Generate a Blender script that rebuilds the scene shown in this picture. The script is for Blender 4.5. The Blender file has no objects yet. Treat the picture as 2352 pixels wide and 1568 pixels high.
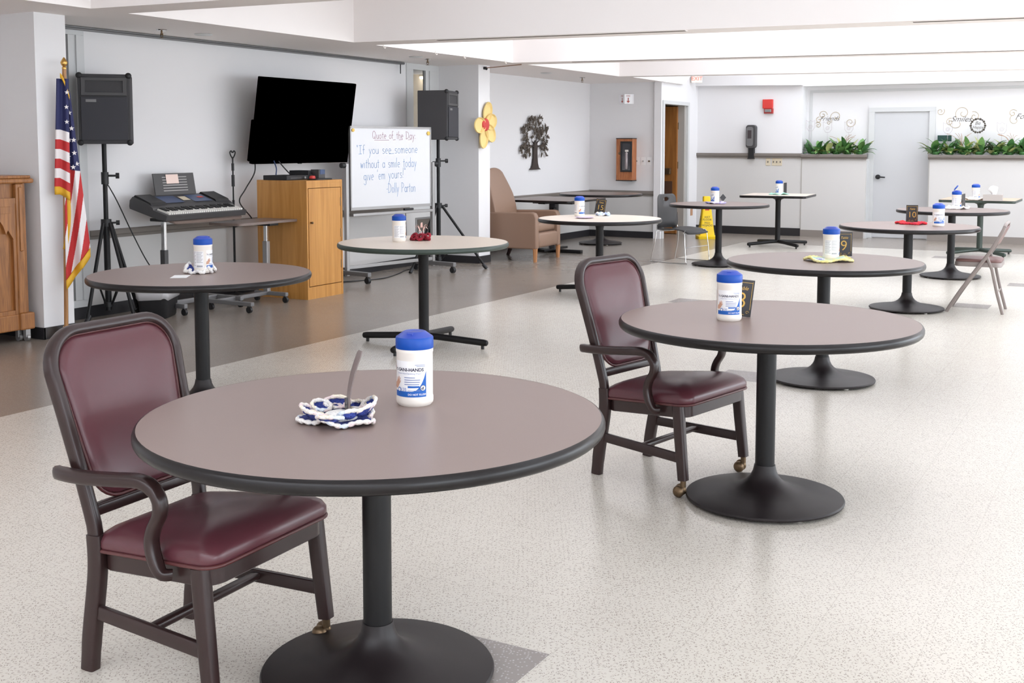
import bpy, bmesh, math, random
from mathutils import Vector, Matrix, noise
R = math.radians
PI = math.pi
C = bpy.context.scene.collection
scene = bpy.context.scene
random.seed(7)

# ------------------------------------------------------------------ camera, world, exposure
cam_d = bpy.data.cameras.new('camera'); cam = bpy.data.objects.new('camera', cam_d); C.objects.link(cam)
cam.location = (0, 0, 1.4428)
cam.rotation_euler = (PI/2 - 0.083804, 0, R(29.242))
cam_d.sensor_width = 36; cam_d.lens = 40.283; cam_d.shift_y = -0.0977; cam_d.clip_start = 0.05; cam_d.clip_end = 200
scene.camera = cam
w = bpy.data.worlds.new('sky'); scene.world = w; w.use_nodes = True
w.node_tree.nodes['Background'].inputs[0].default_value = (0.86, 0.93, 1.0, 1)
w.node_tree.nodes['Background'].inputs[1].default_value = 7.1
scene.view_settings.view_transform = 'Standard'; scene.view_settings.look = 'None'
scene.view_settings.gamma = 1; scene.view_settings.use_curve_mapping = False
scene.view_settings.exposure = 0.04
scene.cycles.use_denoising = True; scene.cycles.caustics_reflective = False; scene.cycles.caustics_refractive = False; scene.cycles.sample_clamp_indirect = 5
scene.cycles.max_bounces = 10; scene.cycles.diffuse_bounces = 6
SKYLIGHTS = [4.2, .3, .95, .7, 2.8, 1.9, 2.6]     # emission of the skylight panel in each ceiling bay, near to far

# ------------------------------------------------------------------ materials
def lin(c):
    c /= 255.0
    return c/12.92 if c <= .04045 else ((c+.055)/1.055)**2.4
def col(r, g, b): return (lin(r), lin(g), lin(b), 1)
def mat(name, rgb, rough=.5, metal=0, spec=.5, coat=0, noise_amt=0, noise_scale=40, bump=0, bump_scale=200, trans=0, emit=None, sheen=0):
    m = bpy.data.materials.new(name); m.use_nodes = True
    nt = m.node_tree; b = nt.nodes['Principled BSDF']
    b.inputs['Base Color'].default_value = col(*rgb); b.inputs['Roughness'].default_value = rough
    b.inputs['Metallic'].default_value = metal; b.inputs['Specular IOR Level'].default_value = spec
    b.inputs['Coat Weight'].default_value = coat; b.inputs['Coat Roughness'].default_value = .15
    b.inputs['Transmission Weight'].default_value = trans
    if emit:
        b.inputs['Emission Color'].default_value = col(*emit[0]); b.inputs['Emission Strength'].default_value = emit[1]
    tc = nt.nodes.new('ShaderNodeTexCoord')
    if noise_amt:
        n = nt.nodes.new('ShaderNodeTexNoise'); n.inputs['Scale'].default_value = noise_scale; n.inputs['Detail'].default_value = 4
        nt.links.new(tc.outputs['Object'], n.inputs['Vector'])
        mx = nt.nodes.new('ShaderNodeMix'); mx.data_type = 'RGBA'
        d = 1-noise_amt
        mx.inputs[6].default_value = tuple(x*d for x in col(*rgb)[:3])+(1,)
        mx.inputs[7].default_value = tuple(min(1, x*(1+noise_amt)) for x in col(*rgb)[:3])+(1,)
        nt.links.new(n.outputs['Fac'], mx.inputs[0]); nt.links.new(mx.outputs[2], b.inputs['Base Color'])
    if bump:
        n2 = nt.nodes.new('ShaderNodeTexNoise'); n2.inputs['Scale'].default_value = bump_scale; n2.inputs['Detail'].default_value = 3
        nt.links.new(tc.outputs['Object'], n2.inputs['Vector'])
        bp = nt.nodes.new('ShaderNodeBump'); bp.inputs['Strength'].default_value = bump; bp.inputs['Distance'].default_value = .002
        nt.links.new(n2.outputs['Fac'], bp.inputs['Height']); nt.links.new(bp.outputs['Normal'], b.inputs['Normal'])
    return m
def wood(name, c1, c2, scale=(30, 30, 2.2), rough=.4):
    m = bpy.data.materials.new(name); m.use_nodes = True
    nt = m.node_tree; b = nt.nodes['Principled BSDF']; b.inputs['Roughness'].default_value = rough
    tc = nt.nodes.new('ShaderNodeTexCoord'); mp = nt.nodes.new('ShaderNodeMapping'); mp.inputs['Scale'].default_value = scale
    nt.links.new(tc.outputs['Object'], mp.inputs['Vector'])
    n = nt.nodes.new('ShaderNodeTexNoise'); n.inputs['Scale'].default_value = 1.6; n.inputs['Detail'].default_value = 6; n.inputs['Distortion'].default_value = .6
    nt.links.new(mp.outputs['Vector'], n.inputs['Vector'])
    r = nt.nodes.new('ShaderNodeValToRGB'); r.color_ramp.elements[0].position = .36; r.color_ramp.elements[1].position = .66
    r.color_ramp.elements[0].color = col(*c1); r.color_ramp.elements[1].color = col(*c2)
    nt.links.new(n.outputs['Fac'], r.inputs['Fac']); nt.links.new(r.outputs['Color'], b.inputs['Base Color'])
    return m

M = {}
M['paint'] = mat('white_wall_paint', (228, 227, 228), .75, spec=.3, bump=.05, bump_scale=90)
M['paint_low'] = mat('grey_wainscot_paint', (208, 206, 204), .6, spec=.35, bump=.04, bump_scale=90)
M['soffit'] = mat('ceiling_paint', (242, 237, 235), .85, spec=.2)
M['rail'] = mat('grey_chair_rail', (124, 117, 111), .5)
M['base_black'] = mat('black_vinyl_base', (38, 37, 40), .4)
M['base_grey'] = mat('grey_vinyl_base', (138, 130, 124), .5)
M['frame_paint'] = mat('grey_white_frame_paint', (205, 206, 206), .45)
M['frame_grey'] = mat('grey_frame_paint', (170, 166, 160), .45)
M['brown_lam'] = mat('brown_laminate', (139, 121, 115), .36, noise_amt=.10, noise_scale=420)
M['dark_lam'] = mat('dark_brown_laminate', (122, 106, 98), .36, noise_amt=.1, noise_scale=420)
M['cream_lam'] = mat('cream_laminate', (226, 212, 198), .35, noise_amt=.05, noise_scale=300)
M['edge'] = mat('dark_vinyl_edge', (19, 15, 16), .3, spec=.35)
M['edge_green'] = mat('dark_green_vinyl_edge', (50, 62, 55), .38)
M['black_metal'] = mat('black_powder_coat', (20, 19, 20), .45, spec=.3)
M['brown_disk'] = mat('dark_base_enamel', (30, 24, 25), .42, spec=.35, noise_amt=.15, noise_scale=9)
M['burg'] = mat('burgundy_vinyl', (86, 45, 52), .29, bump=.05, bump_scale=600, noise_amt=.06, noise_scale=12)
M['piping'] = mat('burgundy_piping', (84, 42, 42), .4)
M['chairwood'] = mat('dark_walnut_finish', (46, 30, 29), .3, spec=.4, coat=.06, noise_amt=.18, noise_scale=18)
M['brass'] = mat('aged_brass', (112, 92, 70), .4, metal=.8)
M['white_plastic'] = mat('white_plastic', (238, 232, 224), .45)
M['label_white'] = mat('label_white', (244, 244, 246), .4)
M['blue_plastic'] = mat('blue_plastic', (0, 72, 168), .38, spec=.35)
M['blue_dark'] = mat('blue_plastic_top', (34, 66, 168), .32)
M['label_blue'] = mat('label_blue', (24, 96, 184), .4)
M['ink_navy'] = mat('ink_navy', (30, 28, 60), .5)
M['ink_soft'] = mat('ink_soft_blue', (122, 134, 178), .5)
M['ink_grey'] = mat('ink_grey', (166, 166, 172), .5)
M['ink_red'] = mat('ink_red', (196, 50, 60), .5)
M['skin_print'] = mat('printed_skin_tone', (206, 160, 136), .5)
M['black'] = mat('black_plastic', (28, 28, 30), .5)
M['tvblack'] = mat('screen_black', (0, 0, 0), 1.0, spec=0)
M['charcoal'] = mat('charcoal_carpet_covering', (66, 65, 67), .85, bump=.2, bump_scale=500)
M['grille'] = mat('dark_grille', (58, 58, 63), .8)
M['dkgrey'] = mat('dark_grey_plastic', (70, 69, 70), .5)
M['chrome'] = mat('chrome', (205, 205, 205), .18, metal=1)
M['alu'] = mat('brushed_aluminium', (158, 156, 155), .38, metal=.7)
M['alu_paint'] = mat('grey_metal_paint', (122, 121, 122), .4, metal=.3)
M['board'] = mat('whiteboard_enamel', (220, 221, 224), .3)
M['marker_blue'] = mat('blue_marker', (110, 150, 198), .6)
M['marker_red'] = mat('red_brown_marker', (164, 118, 136), .6)
M['oak'] = wood('honey_oak', (184, 128, 62), (204, 148, 80), (14, 14, .9), .35)
M['oak_dark'] = wood('carved_oak', (134, 86, 44), (168, 112, 62), (40, 40, 3), .4)
M['doorwood'] = wood('door_veneer', (138, 88, 42), (164, 108, 54), (26, 26, 1.2), .4)
M['oak_red'] = wood('red_oak', (150, 86, 48), (188, 120, 72), (60, 60, 4), .4)
M['taupe'] = mat('taupe_vinyl', (142, 114, 96), .45, bump=.08, bump_scale=400)
M['legwood'] = wood('chair_leg_wood', (170, 116, 74), (196, 142, 98), (40, 40, 4), .4)
M['yellow'] = mat('yellow_sign_plastic', (244, 206, 20), .4)
M['petal'] = mat('yellow_petal', (232, 204, 136), .6)
M['petal_red'] = mat('red_flower_centre', (198, 62, 58), .55, bump=.3, bump_scale=120)
M['bronze'] = mat('dark_bronze', (64, 54, 50), .5, metal=.3, noise_amt=.3, noise_scale=25)
M['red'] = mat('alarm_red', (206, 58, 52), .45)
M['ivory'] = mat('ivory_plastic', (214, 202, 178), .5)
M['white_plate'] = mat('white_switch_plate', (236, 236, 236), .4)
M['gold'] = mat('gold_print', (206, 164, 70), .45)
M['cardblack'] = mat('black_card', (26, 24, 28), .3)
M['clear'] = mat('clear_plastic', (225, 225, 225), .1, trans=.9)
M['glass'] = mat('window_glass', (235, 240, 240), .03, trans=1)
M['flag_red'] = mat('flag_red', (188, 44, 46), .7)
M['flag_white'] = mat('flag_white', (232, 226, 226), .7)
M['flag_blue'] = mat('flag_navy', (38, 42, 88), .7)
M['fringe'] = mat('gold_fringe', (222, 170, 40), .6, bump=.5, bump_scale=300)
M['pole_wood'] = wood('pole_wood', (150, 104, 56), (176, 128, 78), (60, 60, 3), .35)
M['gold_metal'] = mat('gold_metal', (214, 168, 96), .25, metal=.9)
M['liner'] = mat('translucent_bin_liner', (186, 184, 186), .3)
M['keys_white'] = mat('key_white', (236, 234, 228), .35)
M['kb_blue'] = mat('keyboard_panel_blue', (62, 80, 116), .4)
M['paper'] = mat('paper_white', (240, 240, 240), .7)
M['paper_pink'] = mat('paper_pink', (238, 214, 204), .7)
M['leaf'] = mat('leaf_green', (106, 148, 84), .45, noise_amt=.35, noise_scale=30)
M['leaf2'] = mat('leaf_dark_green', (72, 120, 66), .45, noise_amt=.35, noise_scale=30)
M['leaf3'] = mat('leaf_yellow_green', (182, 188, 124), .5, noise_amt=.25, noise_scale=30)
M['straw'] = mat('dry_grass', (176, 138, 110), .6)
M['decal'] = mat('decal_ink', (74, 66, 56), .6)
M['decal_gold'] = mat('decal_gold', (190, 172, 140), .6)
M['wire'] = mat('pale_metal_wire', (196, 186, 190), .4, metal=.3)
M['tape_yellow'] = mat('yellow_magnet', (232, 192, 90), .5)
M['ext_red'] = mat('extinguisher_red', (180, 40, 36), .35)
M['vent'] = mat('vent_dark', (96, 88, 80), .6)
M['fold_metal'] = mat('taupe_grey_metal', (140, 130, 126), .4, metal=.2)
M['fold_seat'] = mat('mauve_brown_vinyl', (112, 80, 76), .42)
M['tissue_box'] = mat('grey_print_box', (178, 170, 166), .6)
M['green_sign'] = mat('dark_green_sign', (30, 66, 58), .5)
M['hall'] = mat('hall_paint', (176, 160, 140), .8)
M['lamp'] = mat('fluorescent_tube', (255, 250, 240), .5, emit=((255, 250, 240), 7))
M['exit_red'] = mat('exit_letters', (255, 90, 70), .5, emit=((255, 80, 60), 1.2))

def yarn(name, cols, scale=35):
    m = bpy.data.materials.new(name); m.use_nodes = True
    nt = m.node_tree; b = nt.nodes['Principled BSDF']; b.inputs['Roughness'].default_value = .9
    tc = nt.nodes.new('ShaderNodeTexCoord'); v = nt.nodes.new('ShaderNodeTexVoronoi'); v.inputs['Scale'].default_value = scale
    nt.links.new(tc.outputs['Object'], v.inputs['Vector'])
    s = nt.nodes.new('ShaderNodeSeparateColor'); nt.links.new(v.outputs['Color'], s.inputs[0])
    r = nt.nodes.new('ShaderNodeValToRGB'); r.color_ramp.interpolation = 'CONSTANT'
    el = r.color_ramp.elements
    while len(el) > 1: el.remove(el[-1])
    el[0].position = 0; el[0].color = col(*cols[0])
    for i, c in enumerate(cols[1:]):
        e = el.new((i+1)/len(cols)); e.color = col(*c)
    nt.links.new(s.outputs[0], r.inputs['Fac']); nt.links.new(r.outputs['Color'], b.inputs['Base Color'])
    v2 = nt.nodes.new('ShaderNodeTexVoronoi'); v2.inputs['Scale'].default_value = 190
    nt.links.new(tc.outputs['Object'], v2.inputs['Vector'])
    bp = nt.nodes.new('ShaderNodeBump'); bp.inputs['Strength'].default_value = .8; bp.inputs['Distance'].default_value = .003; bp.invert = True
    nt.links.new(v2.outputs['Distance'], bp.inputs['Height']); nt.links.new(bp.outputs['Normal'], b.inputs['Normal'])
    return m
M['y_bluewhite'] = yarn('white_variegated_yarn', [(238, 232, 226), (240, 236, 232), (234, 216, 216), (216, 224, 232), (240, 232, 214)], 45)
M['y_blue'] = yarn('navy_yarn', [(52, 66, 140), (62, 78, 158), (44, 56, 124)], 80)
M['y_white'] = yarn('white_yarn', [(240, 238, 236), (232, 230, 230), (246, 244, 240)])
M['y_red'] = yarn('red_yarn', [(150, 34, 50), (170, 44, 60), (130, 26, 42)])
M['y_brightred'] = yarn('bright_red_yarn', [(214, 44, 54), (196, 36, 60), (226, 60, 60)])
M['y_lilac'] = yarn('lilac_yarn', [(190, 180, 222), (226, 222, 238), (160, 150, 206)])
M['y_sky'] = yarn('pale_blue_yarn', [(190, 214, 236), (236, 238, 242), (176, 190, 230)])
M['y_mint'] = yarn('mint_yarn', [(172, 222, 206), (196, 232, 218), (160, 214, 198)])
M['y_yelgreen'] = yarn('pastel_yarn', [(214, 228, 206), (240, 234, 176), (190, 226, 216), (232, 238, 200)], 28)
M['y_yellow'] = yarn('pale_yellow_yarn', [(240, 230, 150), (244, 238, 176)], 40)

# floor: pale speckled vinyl tile inside a dark vinyl border, with dark accent tiles
ACC = [(-1.745, 2.501), (-2.345, 6.755), (-3.875, 9.86), (-1.535, 10.80), (-2.46, 15.42), (-1.28, 12.70), (-4.30, 15.05)]
def floor_material():
    m = bpy.data.materials.new('vinyl_tile_floor'); m.use_nodes = True
    nt = m.node_tree; N = nt.nodes; L = nt.links; b = N['Principled BSDF']
    g = N.new('ShaderNodeNewGeometry'); sx = N.new('ShaderNodeSeparateXYZ'); L.new(g.outputs['Position'], sx.inputs[0])
    X, Y = sx.outputs[0], sx.outputs[1]
    def mth(op, a, c=None, d=None):
        n = N.new('ShaderNodeMath'); n.operation = op
        for i, v in enumerate((a, c, d)):
            if v is None: continue
            if isinstance(v, (int, float)): n.inputs[i].default_value = v
            else: L.new(v, n.inputs[i])
        return n.outputs[0]
    def mixc(f, a, c):
        n = N.new('ShaderNodeMix'); n.data_type = 'RGBA'
        if isinstance(f, (int, float)): n.inputs[0].default_value = f
        else: L.new(f, n.inputs[0])
        for k, v in ((6, a), (7, c)):
            if isinstance(v, tuple): n.inputs[k].default_value = v
            else: L.new(v, n.inputs[k])
        return n.outputs[2]
    dark = mth('MAXIMUM', mth('LESS_THAN', X, -5.31), mth('GREATER_THAN', Y, 16.50))
    acc = None
    for ax, ay in ACC:
        r = mth('MULTIPLY', mth('MULTIPLY', mth('GREATER_THAN', X, ax), mth('LESS_THAN', X, ax+.3)), mth('MULTIPLY', mth('GREATER_THAN', Y, ay), mth('LESS_THAN', Y, ay+.3)))
        acc = r if acc is None else mth('MAXIMUM', acc, r)
    # seams
    def seam(v, off):
        f = mth('FRACT', mth('DIVIDE', mth('SUBTRACT', v, off-30.48), .3048))
        return mth('GREATER_THAN', mth('ABSOLUTE', mth('SUBTRACT', f, .5)), .4955)
    sm = mth('MAXIMUM', seam(X, -1.745), seam(Y, 2.501))
    # flecks
    def flecks(scale, sq, ang, lo, thr):
        mp = N.new('ShaderNodeMapping'); mp.vector_type = 'TEXTURE'; mp.inputs['Scale'].default_value = (1/scale, 1/(scale*sq), 1/scale); mp.inputs['Rotation'].default_value = (0, 0, ang)
        L.new(g.outputs['Position'], mp.inputs['Vector'])
        v = N.new('ShaderNodeTexVoronoi'); v.voronoi_dimensions = '2D'; v.inputs['Scale'].default_value = 1; L.new(mp.outputs[0], v.inputs['Vector'])
        s = N.new('ShaderNodeSeparateColor'); L.new(v.outputs['Color'], s.inputs[0])
        return mth('MULTIPLY', mth('LESS_THAN', v.outputs['Distance'], lo), mth('GREATER_THAN', s.outputs[0], thr))
    f1 = mth('MAXIMUM', flecks(62, 3.6, .5, .21, .72), flecks(54, 3.6, 2.3, .21, .74)); f1 = mth('MAXIMUM', f1, flecks(58, 3.4, 1.35, .21, .76))
    f2 = flecks(80, 2.2, 1.2, .28, .72)
    f3 = flecks(95, 1, 0.3, .26, .55)
    nz = N.new('ShaderNodeTexNoise'); nz.inputs['Scale'].default_value = 1.1; nz.inputs['Detail'].default_value = 4; L.new(g.outputs['Position'], nz.inputs['Vector'])
    base = mixc(nz.outputs['Fac'], col(206, 199, 188), col(215, 209, 199))
    base = mixc(mth('MULTIPLY', f2, .8), base, col(192, 182, 170))
    base = mixc(mth('MULTIPLY', f1, .8), base, col(142, 128, 120))
    base = mixc(mth('MULTIPLY', sm, .22), base, col(140, 128, 118))
    dk = mixc(nz.outputs['Fac'], col(136, 126, 116), col(146, 136, 127))
    dk = mixc(mth('MULTIPLY', f3, .35), dk, col(176, 168, 160))
    ac = mixc(mth('MULTIPLY', f3, .6), col(146, 138, 134), col(196, 190, 186))
    c = mixc(acc, base, ac); c = mixc(dark, c, dk)
    L.new(c, b.inputs['Base Color'])
    n2 = N.new('ShaderNodeTexNoise'); n2.inputs['Scale'].default_value = 5; n2.inputs['Detail'].default_value = 3; L.new(g.outputs['Position'], n2.inputs['Vector'])
    rr = N.new('ShaderNodeMapRange'); rr.inputs[3].default_value = .205; rr.inputs[4].default_value = .262; L.new(n2.outputs['Fac'], rr.inputs[0]); L.new(rr.outputs[0], b.inputs['Roughness'])
    b.inputs['Specular IOR Level'].default_value = .5
    return m
M['floor'] = floor_material()

# ------------------------------------------------------------------ mesh helpers
def rotm(ax, ang): return Matrix.Rotation(ang, 4, ax)
class MB:
    def __init__(self): self.bm = bmesh.new(); self.mats = []; self.cur = 0
    def m(self, material):
        if material not in self.mats: self.mats.append(material)
        self.cur = self.mats.index(material); return self
    def face(self, vs):
        try:
            f = self.bm.faces.new(vs); f.material_index = self.cur; return f
        except ValueError: return None
    def box(self, c, s, bev=0, T=None, seg=2):
        t = bmesh.new(); bmesh.ops.create_cube(t, size=1)
        for v in t.verts: v.co = Vector((v.co.x*s[0], v.co.y*s[1], v.co.z*s[2]))
        if bev: bmesh.ops.bevel(t, geom=list(t.edges), offset=bev, segments=seg, affect='EDGES', profile=.5)
        mtx = Matrix.Translation(Vector(c))
        if T is not None: mtx = T @ mtx
        self.join(t, mtx); return self
    def box2(self, a, b, bev=0, T=None):
        return self.box([(a[i]+b[i])/2 for i in range(3)], [abs(b[i]-a[i]) for i in range(3)], bev, T)
    def join(self, t, mtx=None):
        mp = {}
        for v in t.verts: mp[v] = self.bm.verts.new(mtx @ v.co if mtx else v.co)
        for f in t.faces: self.face([mp[v] for v in f.verts])
        t.free()
    def lathe(self, prof, n=48, c=(0, 0, 0), T=None, arc=None):
        rings = []
        for r, z in prof:
            if r < 1e-6:
                p = Vector((c[0], c[1], c[2]+z)); rings.append([self.bm.verts.new(T @ p if T else p)])
            else:
                ring = []
                for i in range(n):
                    a = 2*PI*i/n
                    p = Vector((c[0]+r*math.cos(a), c[1]+r*math.sin(a), c[2]+z)); ring.append(self.bm.verts.new(T @ p if T else p))
                rings.append(ring)
        for A, B in zip(rings, rings[1:]):
            for i in range(n):
                j = (i+1) % n
                if len(A) == 1 and len(B) == 1: continue
                if len(A) == 1: self.face([A[0], B[j], B[i]])
                elif len(B) == 1: self.face([A[i], A[j], B[0]])
                else: self.face([A[i], A[j], B[j], B[i]])
        return self
    def sweep(self, path, sec, side=None, closed=False, scales=None, cap=True):
        """sec: 2-D section points (a along side axis, b along the other). side: constant side hint."""
        P = [Vector(p) for p in path]; n = len(P); rings = []
        prev = None
        for i in range(n):
            if closed: t = (P[(i+1) % n]-P[i-1])
            else: t = P[min(i+1, n-1)]-P[max(i-1, 0)]
            if t.length < 1e-9: t = Vector((0, 0, 1))
            t.normalize()
            if side is not None:
                s = Vector(side); s = s-t*s.dot(t)
                if s.length < 1e-4: s = prev if prev else t.orthogonal()
            else:
                if prev is None: s = t.orthogonal()
                else: s = prev-t*prev.dot(t)
            s.normalize(); prev = s.copy(); b = t.cross(s)
            k = scales[i] if scales else 1
            if isinstance(k, (int, float)): k = (k, k)
            rings.append([self.bm.verts.new(P[i]+s*a*k[0]+b*c*k[1]) for a, c in sec])
        m = len(sec)
        rng = range(n) if closed else range(n-1)
        for i in rng:
            A, B = rings[i], rings[(i+1) % n]
            for j in range(m): self.face([A[j], A[(j+1) % m], B[(j+1) % m], B[j]])
        if not closed and cap: self.face(list(reversed(rings[0]))); self.face(rings[-1])
        return self
    def tube(self, path, r, n=10, closed=False, scales=None):
        return self.sweep(path, [(r*math.cos(2*PI*i/n), r*math.sin(2*PI*i/n)) for i in range(n)], None, closed, scales)
    def bar(self, path, w, h, side, bev=.005, closed=False, scales=None):
        return self.sweep(path, rsec(w, h, bev), side, closed, scales)
    def cyl(self, p0, p1, r, n=20, r1=None):
        return self.tube([p0, p1], r, n, scales=[1, (r1/r if r1 else 1)])
    def sphere(self, c, r, n=16, sc=(1, 1, 1)):
        t = bmesh.new(); bmesh.ops.create_uvsphere(t, u_segments=n, v_segments=max(6, n//2), radius=r)
        self.join(t, Matrix.Translation(Vector(c)) @ Matrix.Diagonal((*sc, 1))); return self
    def prism(self, pts, z0, z1, T=None):
        A = [Vector((x, y, z0)) for x, y in pts]; B = [Vector((x, y, z1)) for x, y in pts]
        if T is not None: A = [T @ p for p in A]; B = [T @ p for p in B]
        a = [self.bm.verts.new(p) for p in A]; b = [self.bm.verts.new(p) for p in B]
        self.face(list(reversed(a))); self.face(b); n = len(pts)
        for i in range(n): self.face([a[i], a[(i+1) % n], b[(i+1) % n], b[i]])
        return self
    def rings(self, rl, cap0=False, cap1=True):
        vs = [[self.bm.verts.new(Vector(p)) for p in r] for r in rl]
        for A, B in zip(vs, vs[1:]):
            n = len(A)
            for i in range(n): self.face([A[i], A[(i+1) % n], B[(i+1) % n], B[i]])
        if cap0: self.face(list(reversed(vs[0])))
        if cap1: self.face(vs[-1])
        return self
    def grid(self, f, nu, nv, mf=None, thick=0):
        V = [[self.bm.verts.new(Vector(f(i/nu, j/nv))) for j in range(nv+1)] for i in range(nu+1)]
        for i in range(nu):
            for j in range(nv):
                fc = self.face([V[i][j], V[i+1][j], V[i+1][j+1], V[i][j+1]])
                if mf and fc:
                    self.m(mf((i+.5)/nu, (j+.5)/nv)); fc.material_index = self.cur
        return self
    def build(self, name, material=None, parent=None, smooth=40, loc=None, rot=None, fix=True):
        if fix: bmesh.ops.recalc_face_normals(self.bm, faces=list(self.bm.faces))
        me = bpy.data.meshes.new(name); self.bm.to_mesh(me); self.bm.free()
        if material is not None and not self.mats: me.materials.append(material)
        for x in self.mats: me.materials.append(x)
        if smooth:
            me.polygons.foreach_set('use_smooth', [True]*len(me.polygons))
            try: me.set_sharp_from_angle(angle=R(smooth))
            except Exception: pass
        o = bpy.data.objects.new(name, me); C.objects.link(o)
        if parent: o.parent = parent
        if loc: o.location = loc
        if rot: o.rotation_euler = rot
        return o
def rsec(w, h, bev):
    a, c = w/2, h/2; e = min(bev, a*.9, c*.9); k = e*.3
    return [(a-e, -c), (a-k, -c+k), (a, -c+e), (a, c-e), (a-k, c-k), (a-e, c), (-a+e, c), (-a+k, c-k), (-a, c-e), (-a, -c+e), (-a+k, -c+k), (-a+e, -c)]
def crom(pts, n=6, closed=False):
    P = [Vector(p) for p in pts]; out = []
    m = len(P)
    for i in range(m if closed else m-1):
        if closed: a, b, c, d = P[i-1], P[i], P[(i+1) % m], P[(i+2) % m]
        else: a, b, c, d = P[max(i-1, 0)], P[i], P[i+1], P[min(i+2, m-1)]
        for k in range(n):
            t = k/n
            out.append(.5*((2*b)+(c-a)*t+(2*a-5*b+4*c-d)*t*t+(3*b-a-3*c+d)*t**3))
    if not closed: out.append(P[-1])
    return out
def rrect(hw, hh, r, n=6):
    """rounded rectangle outline, ccw; hw may be (bottom, top)"""
    out = []
    hb, ht = hw if isinstance(hw, tuple) else (hw, hw)
    for sx, sy, a0 in ((1, -1, -90), (1, 1, 0), (-1, 1, 90), (-1, -1, 180)):
        h = ht if sy > 0 else hb
        for i in range(n+1):
            a = R(a0+90*i/n); out.append((sx*(h-r)+r*math.cos(a), sy*(hh-r)+r*math.sin(a)))
    return out
def empty(name, loc=(0, 0, 0), rz=0):
    o = bpy.data.objects.new(name, None); C.objects.link(o); o.location = loc; o.rotation_euler = (0, 0, rz); o.empty_display_size = .1
    return o
def tag(o, label=None, cat=None, group=None, kind=None):
    if label: o['label'] = label
    if cat: o['category'] = cat
    if group: o['group'] = group
    if kind: o['kind'] = kind
    return o
def thing(name, label, cat, loc=(0, 0, 0), rz=0, group=None): return tag(empty(name, loc, rz), label, cat, group)
def struct(name, mb, material=None, parent=None, smooth=0, **k):
    o = mb.build(name, material, parent, smooth, **k)
    if parent is None: o['kind'] = 'structure'
    return o
def copy_tree(o, parent=None):
    c = o.copy(); C.objects.link(c); c.parent = parent
    for ch in list(o.children): copy_tree(ch, c)
    return c
def text_mesh(s, size, shear=0, align='CENTER', spacing=1.0, bold=0):
    cu = bpy.data.curves.new('t', 'FONT'); cu.body = s; cu.size = size; cu.shear = shear; cu.align_x = align; cu.align_y = 'CENTER'
    cu.space_character = spacing; cu.resolution_u = 3; cu.offset = bold
    o = bpy.data.objects.new('t', cu); C.objects.link(o)
    dg = bpy.context.evaluated_depsgraph_get()
    me = bpy.data.meshes.new_from_object(o.evaluated_get(dg))
    bpy.data.objects.remove(o); bpy.data.curves.remove(cu)
    V = [tuple(v.co) for v in me.vertices]; F = [tuple(p.vertices) for p in me.polygons]
    bpy.data.meshes.remove(me)
    return V, F
def add_text(mb, s, size, f, ox=0, oy=0, **k):
    """f maps flat (x, y) to 3-D"""
    V, F = text_mesh(s, size, **k)
    vs = [mb.bm.verts.new(Vector(f(x+ox, y+oy))) for x, y, z in V]
    for fc in F: mb.face([vs[i] for i in fc])
    return mb

# ------------------------------------------------------------------ room shell
SZ = 2.41
XR, YB = 4.6, -4.0
struct('floor', MB().box2((-9.6, YB-.2, -.12), (XR+.2, 20, 0)), M['floor'])
def wall(name, a, b, material=None): return struct(name, MB().box2(a, b), material or M['paint'])
LW = -7.75
# left wall inside the alcove
wall('wall_left', (LW-.12, 6.60, .70), (LW, 11.30, 2.46))
wall('wall_left_wainscot', (LW-.12, 6.60, 0), (LW, 11.30, .70), M['paint_low'])
wall('wall_left_under_window', (LW-.12, 11.30, 0), (LW, 11.98, .66), M['paint_low'])
wall('wall_left_front', (-8.9, YB, 0), (-8.0, 5.68, 3.4))
wall('column_left', (-8.9, 5.67, 0), (-7.165, 5.945, 2.46))
wall('column_right', (-7.90, 11.969, 0), (-7.165, 12.24, 2.46))
wall('wall_left_tree', (-7.97, 12.24, .70), (-7.85, 16.67, 2.46))
wall('wall_left_tree_wainscot', (-7.97, 12.24, 0), (-7.85, 16.67, .70), M['paint_low'])
wall('wall_extinguisher', (-7.85, 16.55, .70), (-6.70, 16.67, 2.46))
wall('wall_extinguisher_wainscot', (-7.85, 16.55, 0), (-6.70, 16.67, .70), M['paint_low'])
# wall with the open door (faces right), built round its opening
DX = -6.62
b = MB(); b.box2((-6.735, 16.50, 0), (DX, 16.60, 3.4)); b.box2((-6.725, 16.60, 0), (-6.70, 16.68, 2.5)); b.box2((DX-.12, 17.62, 0), (DX, 18.2, 3.4)); b.box2((DX-.12, 16.601, 2.09), (DX, 17.619, 3.4))
struct('wall_door_side', b, M['paint'])
# far wall
wall('wall_far', (-6.75, 18.1, 1.27), (-4.88, 18.6, 3.4))
wall('wall_far_wainscot', (-6.75, 18.1, 0), (-4.88, 18.6, 1.27), M['paint_low'])
wall('wall_far_niche', (-4.88, 18.38, 0), (XR, 18.6, 3.4))
struct('wall_far_header', MB().box2((-4.88, 18.1, 2.365), (XR, 18.38, 3.4)), M['paint'])
struct('wall_far_ledge_left', MB().box2((-4.88, 18.1, 0), (-3.88, 18.38, 1.23)), M['paint_low'])
struct('wall_far_ledge_right', MB().box2((-2.955, 18.1, 0), (XR, 18.38, 1.23)), M['paint_low'])
# niche back panel frame
b = MB()
for a, c in (((-4.84, 18.372, 1.31), (-4.80, 18.379, 2.269)), ((-4.84, 18.372, 2.27), (XR, 18.379, 2.31))): b.box2(a, c)
struct('trim_1', b, M['frame_paint'])
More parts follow.
